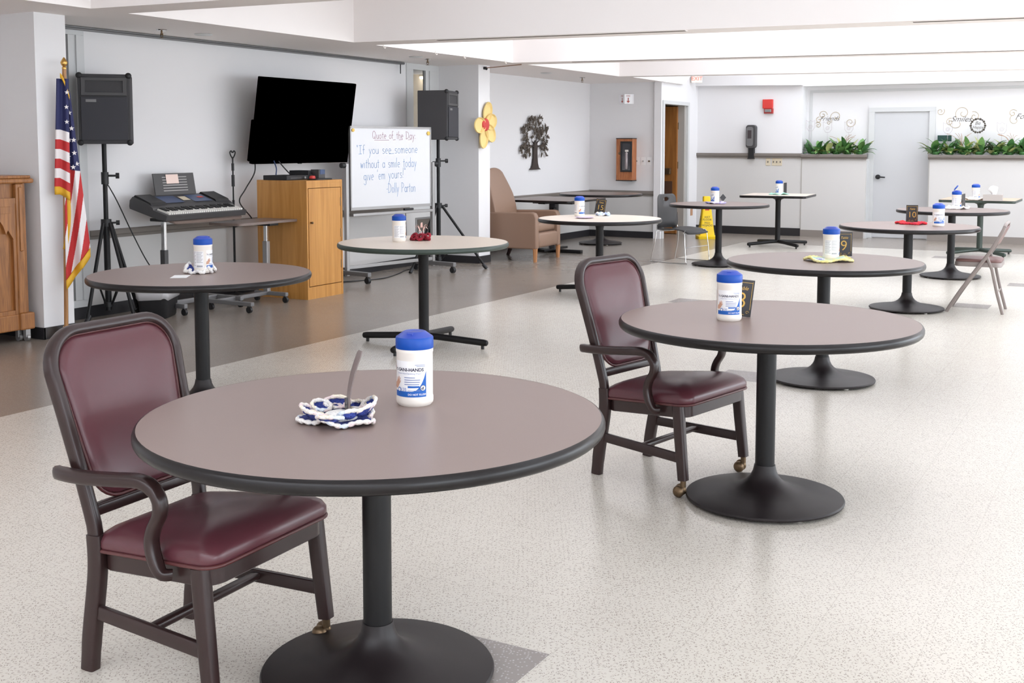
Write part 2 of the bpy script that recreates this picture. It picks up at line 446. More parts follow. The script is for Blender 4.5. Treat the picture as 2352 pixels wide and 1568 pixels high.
# chair rails
def rail(name, a, bb, h0, h1, nrm, d=.03):
    """profile rail running from a to bb (xy), facing nrm"""
    mb = MB(); h = h1-h0
    A, B = Vector((*a, 0)), Vector((*bb, 0)); n = Vector((*nrm, 0))
    prof = [(0, h0), (d*.55, h0), (d*.6, h0+h*.3), (d*.95, h0+h*.42), (d, h0+h*.85), (d*.8, h1), (0, h1)]
    v1 = [mb.bm.verts.new(A+n*p+Vector((0, 0, z))) for p, z in prof]; v2 = [mb.bm.verts.new(B+n*p+Vector((0, 0, z))) for p, z in prof]
    k = len(prof)
    for i in range(k): mb.face([v1[i], v1[(i+1) % k], v2[(i+1) % k], v2[i]])
    mb.face(v1); mb.face(list(reversed(v2)))
    return struct(name, mb, M['rail'])
rail('trim_2', (LW, 6.60), (LW, 11.30), .655, .73, (1, 0))
rail('trim_3', (-7.85, 12.24), (-7.85, 16.55), .655, .73, (1, 0))
rail('trim_4', (-7.85, 16.55), (-6.72, 16.55), .655, .735, (0, -1))
rail('trim_5', (-6.62, 18.1), (-4.88, 18.1), 1.235, 1.315, (0, -1), .04)
rail('trim_6', (-4.88, 18.1), (-3.865, 18.1), 1.225, 1.30, (0, -1), .06)
rail('trim_7', (-2.97, 18.1), (XR, 18.1), 1.225, 1.30, (0, -1), .06)
# panel joint battens
b = MB(); b.box2((-4.885, 18.094, .1), (-4.872, 18.1, 1.235)); struct('trim_8', b, M['frame_grey'])
# baseboards
def bb(name, a, c, material=None): return struct(name, MB().box2(a, c), material or M['base_black'])
bb('baseboard_left', (LW, 5.945, 0), (LW+.012, 11.969, .10))
b = MB(); b.box2((-7.165, 5.66, 0), (-7.153, 5.945, .088)); b.box2((-8.0, 5.658, 0), (-7.153, 5.67, .088)); struct('baseboard_column_left', b, M['base_black'])
b = MB(); b.box2((-7.165, 11.96, 0), (-7.153, 12.24, .088)); b.box2((-7.75, 11.957, 0), (-7.153, 11.969, .088)); struct('baseboard_column_right', b, M['base_black'])
bb('baseboard_left_tree', (-7.85, 12.24, 0), (-7.838, 16.55, .10))
bb('baseboard_extinguisher', (-7.85, 16.538, 0), (-6.72, 16.55, .10))
bb('baseboard_door_side', (DX, 16.56, 0), (DX+.010, 16.575, .10))
bb('baseboard_far', (-6.62, 18.088, 0), (-4.88, 18.1, .125))
bb('baseboard_far_ledge_left', (-4.88, 18.088, 0), (-3.90, 18.1, .105), M['base_grey'])
bb('baseboard_far_ledge_right', (-2.955, 18.088, 0), (XR, 18.1, .105), M['base_grey'])

# ceiling: soffit along the left, deep beams across, skylights in the bays
CX = -6.65
struct('ceiling_soffit', MB().box2((-9.0, YB, SZ), (CX, 17.35, 3.4)), M['soffit'])
struct('ceiling_soffit_far', MB().prism([(CX, 17.35), (-9.0, 17.35), (-9.0, 18.2), (CX-.3, 18.2), (CX-.3, 17.7)], 2.62, 3.4), M['soffit'])
SL = -.0125
def beam(name, y0, y1):
    mb = MB()
    x0, x1 = CX-.02, XR
    z0, z1 = SZ, SZ+SL*(x1-x0)
    vs = [mb.bm.verts.new(p) for p in ((x0, y0, z0), (x0, y1, z0), (x0, y1, 3.4), (x0, y0, 3.4), (x1, y0, z1), (x1, y1, z1), (x1, y1, 3.4), (x1, y0, 3.4))]
    for f in ((0, 1, 2, 3), (4, 5, 6, 7), (0, 1, 5, 4), (1, 2, 6, 5), (2, 3, 7, 6), (3, 0, 4, 7)): mb.face([vs[i] for i in f])
    return struct(name, mb, M['soffit'])
BEAMS = [(-.45, -.12), (2.65, 2.98), (5.745, 6.085), (8.82, 9.17), (11.90, 12.26), (14.98, 15.22)]
for y0, y1 in BEAMS: beam('ceiling_beam', y0, y1)
struct('ceiling', MB().box2((-9.0, YB, 3.4), (XR+.1, 18.6, 3.5)), M['soffit'])
b = MB(); b.box2((XR, YB, 0), (XR+.15, 18.6, .3)); b.box2((XR, YB, 2.38), (XR+.15, 18.6, 3.4))
for y0, y1 in ((YB, -3), (1.2, 2.2), (6.6, 7.6), (12.2, 13.2), (17.4, 18.6)): b.box2((XR, y0, .3), (XR+.15, y1, 2.38))
struct('wall_right', b, M['paint'])
struct('wall_back', MB().box2((-8.9, YB-.15, 0), (XR+.15, YB, 3.4)), M['paint'])
# window frames (their panes are behind or beside the camera)
k = 0
for y0, y1 in ((-3, 1.2), (2.2, 6.6), (7.6, 12.2), (13.2, 17.4)):
    k += 1; b = MB()
    for yy in (y0, (2*y0+y1)/3, (y0+2*y1)/3, y1): b.box2((XR+.03, yy-.03, .3), (XR+.10, yy+.03, 2.38))
    b.box2((XR+.03, y0, .30), (XR+.10, y1, .35)); b.box2((XR+.03, y0, 2.33), (XR+.10, y1, 2.38))
    struct('window_%d' % (k+4), b, M['frame_paint'])
prev = YB; k = 0
ys = [b0 for b0 in BEAMS]+[(18.1, 18.2)]
for y0, y1 in ys:
    a0, a1 = prev+.25, y0-.25
    if a1-a0 > .4:
        o = MB().box2((CX+.9, a0, 3.34), (XR-.8, a1, 3.38)).build('skylight', mat('skylight_diffuser', (240, 244, 250), .5, emit=((240, 246, 255), SKYLIGHTS[k])), None, 0); o['kind'] = 'structure'
    prev = y1; k += 1
# drop panels round the far bay and the notch between them
T = Matrix(((0, 0, 1, 0), (1, 0, 0, 0), (0, 1, 0, 0), (0, 0, 0, 1)))     # (y, z, x)
struct('ceiling_panel_side', MB().prism([(15.22, SZ), (17.28, SZ-.012), (17.64, 2.56), (17.9, 2.85), (17.9, 3.4), (15.22, 3.4)], CX, CX+.09, T), M['soffit'])
T2 = Matrix(((1, 0, 0, 0), (0, 0, 1, 0), (0, 1, 0, 0), (0, 0, 0, 1)))    # (x, z, y)
struct('ceiling_panel_far', MB().prism([(-6.63, 2.405), (-6.60, 2.41), (-4.88, 2.378), (-4.88, 3.4), (-6.2, 3.4), (-6.3, 2.72), (-6.63, 2.45)], 17.98, 18.1, T2), M['paint'])

# beam slots (linear air diffusers let into the beam undersides)
def slot(name, x0, x1, y, label):
    z0, z1 = SZ+SL*(x0-CX)-.004, SZ+SL*(x1-CX)-.004
    t = thing(name, label, 'air diffuser', ((x0+x1)/2, y, (z0+z1)/2), 0, 'linear slots under the beams')
    t.rotation_euler = (0, -math.atan2(z1-z0, x1-x0), 0)
    L_ = (x1-x0)/2
    MB().box2((-L_, -.028, -.001), (L_, .028, .012)).build('slot_frame', M['soffit'], t, 0)
    MB().box2((-L_+.01, -.02, -.004), (L_-.01, .02, .004)).build('slot', M['vent'], t, 0)
slot('slot_diffuser', -5.75, -3.35, 8.87, 'dark linear slot under the second beam, its left length beginning above the television')
slot('slot_diffuser', -1.60, .9, 8.87, 'dark linear slot under the second beam at the right edge of the photo')
slot('slot_diffuser', -5.9, -.6, 11.94, 'long thin dark slot under the third beam across the room')

# ------------------------------------------------------------------ windows and doors
def sidelight(name, y0, y1, z0, g0, g1, hall=True):
    t = empty(name, (LW, (y0+y1)/2, 0)); t['kind'] = 'structure'
    b = MB(); h = (y1-y0)/2; c = (y0+y1)/2
    b.box2((-.03, -h, z0+.061), (.015, g0-c, 2.339)); b.box2((-.03, g1-c, z0+.061), (.015, h, 2.339)); b.box2((-.03, -h, 2.34), (.015, h, 2.409)); b.box2((-.03, -h, z0), (.015, h, z0+.06))
    b.box2((.0, g1-c+.07, z0+.062), (.03, g1-c+.12, 2.338))
    b.build('window_frame', M['frame_paint'], t, 0)
    MB().box2((-.022, g0-c, z0+.06), (-.016, g1-c, 2.34)).build('pane', M['glass'], t, 0)
    return t
sidelight('window_1', 11.28, 11.97, .66, 11.415, 11.68)
sidelight('window_2', 5.945, 6.60, .10, 6.33, 6.44)
wall('wall_left_under_far_window', (LW-.12, 5.945, 0), (LW, 6.60, .10), M['paint_low'])
# corridor behind the sidelights
b = MB(); b.box2((-10.2, 5.9, 0), (-10.0, 14, 2.6)); b.box2((-10.2, 5.8, 0), (-7.87, 5.9, 2.6)); b.box2((-10.2, 13.0, 0), (-8.9, 14, 2.6)); b.box2((-10.2, 5.8, -.05), (-7.87, 14, 0.0)); b.box2((-10.2, 5.8, 2.6), (-7.87, 14, 2.7))
struct('wall_corridor', b, M['hall'])
t = thing('ceiling_light', 'lit fluorescent fixture seen through the narrow glass beside the right column', 'light', (-8.95, 13.36, 2.415))
MB().box2((-.35, -.08, -.03), (.35, .08, .10), .01).build('housing', M['white_plastic'], t, 0)
MB().box2((-.33, -.07, -.06), (.33, .07, -.03), .01).build('diffuser', M['lamp'], t, 0)

# open wooden door (1), frame in the side wall
t = empty('door_1', (DX, 17.11, 0)); t['kind'] = 'structure'
b = MB()
for y0, y1 in ((-.57, -.50), (.50, .57)): b.box2((-.14, y0, 0), (.02, y1, 2.074))
b.box2((-.14, -.57, 2.075), (.02, .57, 2.13)); b.build('door_frame', M['frame_paint'], t, 0)
b = MB(); b.box2((-.14, .44, 0), (-.02, .50, 2.075)); b.build('door_stop', M['frame_grey'], t, 0)
lf = MB().box2((-1.04, .395, .01), (-.13, .44, 2.06)).build('door_leaf', M['doorwood'], t, 0)
MB().box2((-1.02, .388, .22), (-.2, .395, .86)).build('kick_plate', mat('brown_kick_plate', (84, 58, 44), .5), lf, 0)
MB().box2((-1.02, .372, .98), (-.24, .395, 1.06), .004).box2((-.34, .34, .97), (-.22, .40, 1.07), .01).build('push_bar', M['brass'], lf, 0)
for z in (1.75, 1.12, .3):
    MB().box2((-.135, .425, z-.05), (-.12, .455, z+.05)).cyl((-.125, .435, z-.055), (-.125, .435, z+.055), .009).build('hinge', M['brass'], t, 0)
# the room beyond
b = MB(); b.box2((-8.3, 18.2, 0), (-6.74, 18.3, 2.6)); b.box2((-8.4, 16.67, 0), (-8.3, 18.3, 2.6)); b.box2((-8.4, 16.67, 2.5), (-6.74, 18.3, 2.6)); b.box2((-8.4, 16.67, 0), (-6.74, 16.72, 2.6))
struct('wall_beyond_door', b, M['hall'])
# far closed door (2)
t = empty('door_2', (-3.415, 18.38, 0)); t['kind'] = 'structure'
b = MB(); b.box2((-.49, -.05, 0), (-.405, .02, 1.954)); b.box2((.405, -.05, 0), (.49, .02, 1.954)); b.box2((-.49, -.05, 1.955), (.49, .02, 2.02)); b.build('door_frame', M['frame_paint'], t, 0)
MB().box2((-.405, -.02, .012), (.405, .02, 1.955)).build('door_leaf', mat('grey_door_paint', (198, 199, 201), .5), t, 0)
MB().cyl((-.335, -.02, .95), (-.335, -.055, .95), .036).tube([(-.335, -.05, .95), (-.335, -.075, .95), (-.30, -.078, .95), (-.22, -.076, .945)], .011).build('door_handle', M['black'], t)
struct('trim_9', MB().box2((-3.879, 18.115, 0), (-3.868, 18.379, 1.2)), M['frame_paint'])
struct('trim_10', MB().box2((-2.958, 18.09, .1), (-2.95, 18.1, 1.23)), M['frame_grey'])

# ------------------------------------------------------------------ tables
def build_table(name, label, loc, rz, top, base, lam, edge, R_=.59, H=.74, off=(0, 0), square=None):
    t = thing(name, label, 'table', (*loc, 0), rz)
    ox, oy = off
    th = .036
    if square is None:
        MB().lathe([(0, H), (R_-.004, H), (R_-.004, H-.02), (0, H-.02)], 96, (ox, oy, 0)).build('tabletop', lam, t, 30)
        e = [(R_-.006, H-.002), (R_-.004, H+.0002), (R_-.0005, H-.0015), (R_+.0035, H-.007), (R_+.006, H-.014), (R_+.006, H-.022), (R_+.003, H-.030), (R_-.003, H-.0355), (R_-.02, H-th), (R_-.05, H-th), (R_-.05, H-th+.012), (R_-.006, H-th+.014)]
        MB().lathe(e+[e[0]], 96, (ox, oy, 0)).build('edge_band', edge, t, 50)
        MB().lathe([(0, H-.021), (R_-.05, H-.021), (R_-.05, H-th+.002), (0, H-th+.002)], 48, (ox, oy, 0)).build('underside', M['dkgrey'], t, 30)
    else:
        hx, hy = square
        pl = rrect(hx, hy, .05, 6)
        MB().prism([(x*.992, y*.992) for x, y in pl], H-.02, H).build('tabletop', lam, t, 30)
        rl = [[(x*k, y*k, z) for x, y in pl] for k, z in ((.990, H-.001), (.994, H+.0003), (1, H-.003), (1.004, H-.010), (1.004, H-.024), (1, H-.031), (.99, H-.034), (.9, H-.034))]
        MB().rings(rl, False, True).build('edge_band', edge, t, 40)
    return t
def disk_base(t, m=None, scale=1.0, r=.318):
    prof = [(r-.02, .008), (r-.002, .012), (r, .018), (r-.004, .024), (r-.03, .029), (.24, .037), (.18, .045), (.13, .056), (.095, .070), (.072, .086), (.056, .105), (.047, .125), (.042, .15), (0, .15)]
    MB().lathe([(0, .008)]+prof, 72).build('base', m or M['brown_disk'], t, 45)
    for i in range(4):
        a = PI/4+i*PI/2; MB().cyl((.27*math.cos(a), .27*math.sin(a), 0), (.27*math.cos(a), .27*math.sin(a), .012), .016, 12).build('glide', M['white_plastic'], t)
    MB().lathe([(0, .11), (.039, .11), (.039, .705), (.06, .70), (.10, .706), (0, .706)], 32).build('pole', M['black_metal'], t, 40)
def cross_base(t, ang, reach=.36, m=None):
    mm = m or M['black_metal']
    MB().lathe([(0, .05), (.037, .05), (.037, .64), (.045, .67), (.09, .69), (.15, .705), (0, .705)], 28).build('pole', mm, t, 40)
    for i in range(4):
        a = ang+i*PI/2; d = Vector((math.cos(a), math.sin(a), 0))
        b = MB(); b.tube([d*.02+Vector((0, 0, .072)), d*.12+Vector((0, 0, .068)), d*(reach-.03)+Vector((0, 0, .046)), d*(reach-.008)+Vector((0, 0, .044)), d*reach+Vector((0, 0, .043))], .024, 14, scales=[1, 1, 1, .85, .4])
        b.build('leg', mm, t)
        MB().cyl(d*(reach-.04)+Vector((0, 0, 0)), d*(reach-.04)+Vector((0, 0, .03)), .012, 10).build('glide', M['black'], t)
tb = build_table('round_table', 'large brown round table nearest the camera holding a blue crocheted mat', (-1.80, 2.465), 0, 0, 0, M['brown_lam'], M['edge'], .600, off=(.039, -.061)); disk_base(tb)
tb = build_table('round_table', 'brown round table with the number 8 card and a wipes tub', (-1.335, 4.490), 0, 0, 0, M['brown_lam'], M['edge'], .594, off=(-.005, .02)); disk_base(tb)
tb = build_table('round_table', 'brown round table with the number 9 card and a pastel yellow mat', (-1.735, 7.0), 0, 0, 0, M['brown_lam'], M['edge'], .580); disk_base(tb)
tb = build_table('round_table', 'brown round table at left before the keyboard, wipes tub on white and navy mat', (-4.563, 4.64), 0, 0, 0, M['brown_lam'], M['edge'], .596); disk_base(tb)
tb = build_table('round_table', 'brown round table with the number 10 card and a red mat', (-1.86, 10.44), 0, 0, 0, M['brown_lam'], M['edge'], .583); disk_base(tb)
tb = build_table('round_table', 'brown round table before the yellow wet floor sign', (-4.55, 13.22), 0, 0, 0, M['brown_lam'], M['edge'], .588); disk_base(tb)
tb = build_table('round_table', 'brown round table holding the wipes tub with its lid flipped open', (-1.91, 13.25), 0, 0, 0, M['brown_lam'], M['edge'], .577); disk_base(tb)
tb = build_table('round_table', 'cream round table with dark green edge in front of the whiteboard', (-4.565, 6.85), 0, 0, 0, M['cream_lam'], M['edge_green'], .617, off=(-.06, .09)); cross_base(tb, R(8), .50)
tb = build_table('round_table', 'cream round table with the number 15 card in front of the recliner', (-4.66, 10.06), 0, 0, 0, M['cream_lam'], M['edge'], .593); cross_base(tb, R(2), .46)
tb = build_table('square_table', 'cream square table with a mint mat near the far wall, left of the grey door', (-4.67, 16.12), R(0), 0, 0, M['cream_lam'], M['edge'], square=(.46, .46)); cross_base(tb, R(45), .50)
tb.rotation_euler[2] = R(5)
tb = build_table('square_table', 'tan square table with a tissue box at the far right edge', (-1.97, 16.1), R(0), 0, 0, mat('tan_laminate', (206, 178, 154), .35), M['edge_green'], square=(.46, .46)); cross_base(tb, R(45), .50, M['edge_green'])
tb = build_table('round_table', 'dark brown round table in the back corner beyond the recliner', (-7.05, 15.25), 0, 0, 0, M['dark_lam'], M['edge'], .60); disk_base(tb)
# adjustable rectangular table behind the recliner
t = thing('adjustable_table', 'dark rectangular crank table between the recliner and the back corner', 'table', (-7.05, 13.75, 0), 0)
MB().prism(rrect(.52, .58, .06), .70, .725).build('tabletop', M['dark_lam'], t, 30)
MB().rings([[(x*k, y*k, z) for x, y in rrect(.52, .58, .06)] for k, z in ((.99, .7245), (1, .722), (1.004, .71), (1, .698), (.97, .694))]).build('edge_band', M['edge'], t, 40)
MB().box2((-.30, -.05, .655), (.30, .05, .693), .004).box2((-.05, -.36, .665), (.05, .36, .693), .004).build('under_frame', M['black_metal'], t, 0)
MB().box2((-.045, -.06, .04), (.045, .06, .66), .008).build('pole', M['dkgrey'], t, 30)
MB().tube([(.06, -.06, .60), (.06, -.14, .60), (.06, -.16, .57)], .012).sphere((.06, -.16, .56), .02).build('crank', M['black'], t)
MB().box2((-.04, -.35, .03), (.04, .35, .06), .008).build('foot', M['black_metal'], t, 30)
MB().box2((-.30, -.04, .0), (.42, .04, .045), .008).build('foot', M['black_metal'], t, 30)

# ------------------------------------------------------------------ canisters of wipes
def canister(label, loc, face, front=True, lid_open=False, proto=None):
    """face: direction (radians) the printed front looks towards"""
    t = thing('wipes_canister', label, 'wipes canister', loc, face, 'tubs of hand wipes on the tables')
    r = .0505
    MB().lathe([(0, 0), (r-.006, 0), (r-.001, .006), (r, .012), (r, .022), (r-.0012, .026), (r-.0012, .142), (r, .146), (r, .153), (r-.002, .157), (0, .157)], 48).build('body', M['white_plastic'], t, 40)
    lp = [(0, .155), (r+.0006, .155), (r+.0012, .158), (r+.0008, .183), (r-.001, .1865), (r-.004, .188), (r-.019, .199), (r-.022, .2005), (r-.026, .1995), (r-.029, .1985), (0, .1985)]
    lid = MB().m(M['blue_plastic']).lathe(lp[:5], 48).m(M['blue_dark']).lathe(lp[4:], 48).build('lid', None, t, 30)
    if lid_open:
        MB().m(M['blue_plastic']).lathe([(0, 0), (.033, 0), (.034, .004), (.030, .008), (0, .008)], 28, T=Matrix.Translation((-.028, .0, .202)) @ rotm('Y', R(-52)) @ Matrix.Translation((.034, 0, 0))).build('flip_cap', None, lid, 30)
    else:
        MB().box2((r-.028, -.009, .1915), (r-.013, .009, .199), .002).build('tab', M['blue_dark'], lid, 0)
    rr = r-.0006
    def wrap(x, y, d=0): a = x/rr; return ((rr+d)*math.cos(a), (rr+d)*math.sin(a), y)
    # label patch: x runs over +-.047 across the front
    lab = MB(); lab.m(M['label_white'])
    lab.grid(lambda u, v: wrap(-.050+.1*u, .027+.098*v), 28, 1)
    # blue swoosh at the foot, rising at the right (viewer's right is +x)
    n = 28
    def sw(u):
        return .043 if u < .55 else .043+.055*((u-.55)/.45)**2.6
    for i in range(n):
        u0, u1 = i/n, (i+1)/n
        lab.m(M['label_blue']); lab.face([lab.bm.verts.new(Vector(wrap(-.05+.1*a, z, .0002))) for a, z in ((u0, .0275), (u1, .0275), (u1, sw(u1)), (u0, sw(u0)))])
    lb = lab.build('label', None, t, 0, fix=False)
    p = MB(); w2 = lambda x, y: wrap(x, y, .0004)
    p.m(M['ink_navy']); add_text(p, 'SANI-HANDS', .0124, w2, .006, .1015, spacing=1.0, bold=.00035)
    add_text(p, 'PDI', .0105, w2, -.0395, .101)
    p.m(M['ink_red']); p.face([p.bm.verts.new(Vector(w2(x, y))) for x, y in ((-.049, .108), (-.0455, .104), (-.0465, .1095))])
    p.m(M['ink_soft'])
    def line(x0, x1, y, h): p.grid(lambda u, v: w2(x0+(x1-x0)*u, y+h*v), 6, 1)
    add_text(p, 'Instant Hand Sanitizing Wipes', .0058, w2, .0, .0915)
    for k, (a, e) in enumerate(((-.012, .018), (-.012, .032), (-.012, .031), (-.012, .029))): line(a, e, .0795-.0062*k, .0022)
    line(.018, .046, .114, .0015); line(.022, .046, .1105, .0015)
    line(-.002, .032, .0445, .0014)
    p.m(M['label_blue']); line(-.002, .030, .0528, .0052)
    add_text(p, '135', .0120, w2, -.0145, .0475)
    def disc(cx, cy, rad, seg=18): p.face([p.bm.verts.new(Vector(wrap(cx+rad*math.cos(2*PI*i/seg), cy+rad*math.sin(2*PI*i/seg), disc.d))) for i in range(seg)])
    disc.d = .0004; disc(-.030, .0465, .0068)
    p.m(M['label_white']); disc.d = .0006; disc(-.030, .0465, .0045); disc(.040, .052, .0070)
    p.m(M['ink_navy']); disc.d = .0005; disc(.040, .052, .0080)
    w3 = lambda x, y: wrap(x, y, .0008)
    p.face([p.bm.verts.new(Vector(w3(x, y))) for x, y in ((.038, .047), (.041, .047), (.042, .0555), (.039, .0555))])
    p.face([p.bm.verts.new(Vector(w3(x, y))) for x, y in ((.035, .048), (.037, .048), (.0375, .053), (.0350, .053))])
    p.m(M['label_white']); add_text(p, 'DO NOT FLUSH', .0070, w3, .0235, .0345, bold=.00012)
    # printed hands
    p.m(M['skin_print'])
    for dx, dy, rot in ((-.040, .064, .45), (-.036, .067, .25)):
        pts = [(-.006, -.017), (.003, -.017), (.008, -.002), (.011, .006), (.0095, .0075), (.006, .002), (.0075, .013), (.0055, .0145), (.0035, .004), (.0025, .016), (.0, .0165), (-.0008, .004), (-.004, .013), (-.0060, .012), (-.005, .001), (-.009, -.004)]
        c_, s_ = math.cos(-rot), math.sin(-rot)
        p.face([p.bm.verts.new(Vector(wrap(dx+x*c_-y*s_, dy+x*s_+y*c_, .0005+(.0003 if rot < .3 else 0)))) for x, y in pts])
    p.build('lettering', None, lb, 0, fix=False)
    # back panel of fine print
    bk = MB()
    bk.m(M['label_white']).grid(lambda u, v: wrap(-.151+.085*u, .03+.09*v, .0002), 20, 1)
    bk.m(M['ink_grey'])
    for k in range(13):
        for a, e in ((-.147, -.111), (-.107, -.070)):
            if k > 9 and a > -.11: continue
            bk.grid(lambda u, v: wrap(a+(e-a-.004*(k % 3))*u, .114-.0062*k+.0024*v, .0004), 6, 1)
    bk.m(M['ink_navy'])
    for k in range(12): bk.grid(lambda u, v: wrap(-.105+k*.0028+(.0016 if k % 3 else .001)*u, .034+.009*v, .0004), 1, 1)
    bk.build('back_label', None, t, 0, fix=False)
    return t
def toward(loc): return math.atan2(-loc[1], -loc[0])     # angle from loc to the camera
def can(label, x, y, turn, z=.74, **k):
    return canister(label, (x, y, z), toward((x, y))+R(turn), **k)
# turn: +ve swings the front to the viewer's right
can('wipes tub with printed front, largest, on the nearest table', -1.737, 2.560, -20)
can('wipes tub standing in front of the number 8 card', -1.475, 4.428, -2)
can('wipes tub beside the number 9 card, fine print facing out', -1.717, 7.085, 126, z=.744)
can('wipes tub in a ruffled mat on the left table before the keyboard', -4.553, 4.650, 78, z=.744)
can('wipes tub on the cream table in front of the whiteboard', -4.804, 6.890, 128)
can('wipes tub beside a lilac plate on the number 15 table', -4.953, 10.215, 52)
can('wipes tub before the yellow wet floor sign', -4.600, 13.215, -66, z=.744)
can('wipes tub on a mint mat on the far cream square table', -4.654, 16.10, -64, z=.744)
can('wipes tub to the right of the number 10 card', -1.620, 10.475, 12)
can('wipes tub with its blue lid flipped open', -1.893, 13.43, 100, z=.744, lid_open=True)
can('wipes tub beside the white tissue box at far right', -1.998, 15.80, 100, z=.744)

# ------------------------------------------------------------------ crocheted mats
def mat_cloth(label, loc, rad, petals, mc, mr, ruffle, height, seed, rz=0, name='crocheted_mat', hole=False, rollh=.008):
    """ruffled round crochet: a centre cloth and a rope edging as sub-shapes"""
    rnd = random.Random(seed)
    t = thing(name, label, 'crocheted mat', loc, rz, 'crocheted mats on the tables')
    ph = [rnd.uniform(0, 6.28) for _ in range(4)]
    def rr(a): return rad*(1+.12*math.cos(petals*a)+.06*math.sin(2*a+ph[0])+.05*math.sin(3*a+ph[1]))
    def zz(a, s):
        e = max(0, (s-.35)/.65)
        return .005+height*e**1.4*(.5+.5*math.sin(ruffle*a+ph[2]))*(.55+.45*math.sin(2*a+ph[3]))+.003*s
    nA, nS = 96, 10
    def f(u, v): a = 2*PI*u; s = max(v, .02); return (rr(a)*s*math.cos(a), rr(a)*s*math.sin(a), zz(a, s))
    b = MB()
    if isinstance(mc, tuple): b.grid(f, nA, nS, lambda u, v: mc[0] if v < .42 else mc[1])
    else: b.m(mc).grid(f, nA, nS)
    o = b.build('cloth', None, t, 80)
    md = o.modifiers.new('thick', 'SOLIDIFY'); md.thickness = .004; md.offset = 1
    path = [f(i/nA, 1) for i in range(nA)]
    path = [(p[0], p[1], max(p[2], rollh*.9)) for p in path]
    sc = [1+.28*math.sin(i*2.1) for i in range(nA)]
    MB().m(mr).tube(path, rollh, 10, True, sc).build('ruffled_edging', None, t, 80)
    return t
t = mat_cloth('white and navy ruffled crochet mat on the nearest brown table', (-1.788, 2.292, .74), .088, 5, (M['y_white'], M['y_blue']), M['y_bluewhite'], 5, .018, 3, rollh=.0058)
rnd = random.Random(5)
for k in range(9):   # cupped petals: navy inside, pale rope rim
    a = 2*PI*k/9+.2; d = Vector((math.cos(a), math.sin(a), 0)); s_ = Vector((-d.y, d.x, 0)); up = Vector((0, 0, 1))
    R0 = .050+.016*(k % 2); lift = rnd.uniform(.15, .75); hw = rnd.uniform(.026, .034); ln_ = rnd.uniform(.040, .050)
    ax = (d*math.cos(lift)+up*math.sin(lift)); nn = (up*math.cos(lift)-d*math.sin(lift)); c0 = d*R0+up*.010
    def pp(r_, q): return c0+ax*(ln_*.5+ln_*.5*r_*math.cos(q))+s_*(hw*r_*math.sin(q))+nn*(.014*r_*r_)
    b = MB(); b.m(M['y_blue']).rings([[pp(r_, 2*PI*i/20) for i in range(20)] for r_ in (1, .7, .4, .1)])
    b.m(M['y_bluewhite']).tube([pp(1, 2*PI*i/24)+up*.002 for i in range(24)], .0050, 8, True, [1+.25*math.sin(i*2.0) for i in range(24)])
    b.build('petal', None, t, 80)
MB().m(M['y_white']).lathe([(0, .030), (.016, .029), (.034, .024), (.046, .014), (.048, .004), (0, .004)], 24).build('centre', None, t, 80)
mat_cloth('white and navy ruffled mat under the tub on the left table', (-4.585, 4.655, .74), .078, 9, M['y_blue'], M['y_white'], 9, .044, 12, rollh=.009)
t = mat_cloth('dark red ruffled mat on the cream table in front of the whiteboard', (-4.72, 7.05, .74), .062, 5, M['y_red'], M['y_red'], 5, .040, 21, rollh=.010)
b = MB().m(M['y_red'])
for k in range(6):
    a = 2*PI*k/6; c0 = Vector((.055*math.cos(a), .055*math.sin(a), .03)); b.tube(crom([c0+Vector((.022*math.cos(q), .022*math.sin(q)*.6, .018*math.sin(q))) for q in [i*PI/4 for i in range(8)]], 3, True), .008, 8, True)
b.build('ruffle', None, t, 80)
mat_cloth('pale blue crumpled mat beside the number 15 card', (-4.79, 10.42, .74), .060, 4, M['y_sky'], M['y_sky'], 4, .03, 33, rollh=.011)
mat_cloth('lilac frilled mat under the tub before the wet floor sign', (-4.60, 13.235, .74), .105, 7, M['y_lilac'], M['y_lilac'], 7, .016, 41, rollh=.007)
mat_cloth('mint green frilled mat on the far cream square table', (-4.65, 16.08, .74), .125, 5, M['y_mint'], M['y_mint'], 5, .022, 52, rollh=.007)
mat_cloth('bright red mat under the number 10 card', (-1.878, 10.66, .74), .115, 6, M['y_brightred'], M['y_brightred'], 6, .012, 61, rollh=.010)
mat_cloth('white frilled mat under the open lidded tub', (-1.90, 13.43, .74), .125, 6, M['y_white'], M['y_white'], 6, .030, 72, rollh=.008)
mat_cloth('white frilled mat under the tub beside the tissue box', (-1.99, 15.79, .74), .12, 6, M['y_white'], M['y_white'], 6, .028, 83, rollh=.007)
t = mat_cloth('pastel yellow and green mat under the number 9 card', (-1.715, 6.99, .74), .125, 4, M['y_yelgreen'], M['y_yellow'], 4, .022, 91, rollh=.007)
MB().m(M['y_lilac']).sphere((-.03, -.05, .014), .022, 12, (1.4, .7, .35)).build('stitched_flower', None, t, 80)

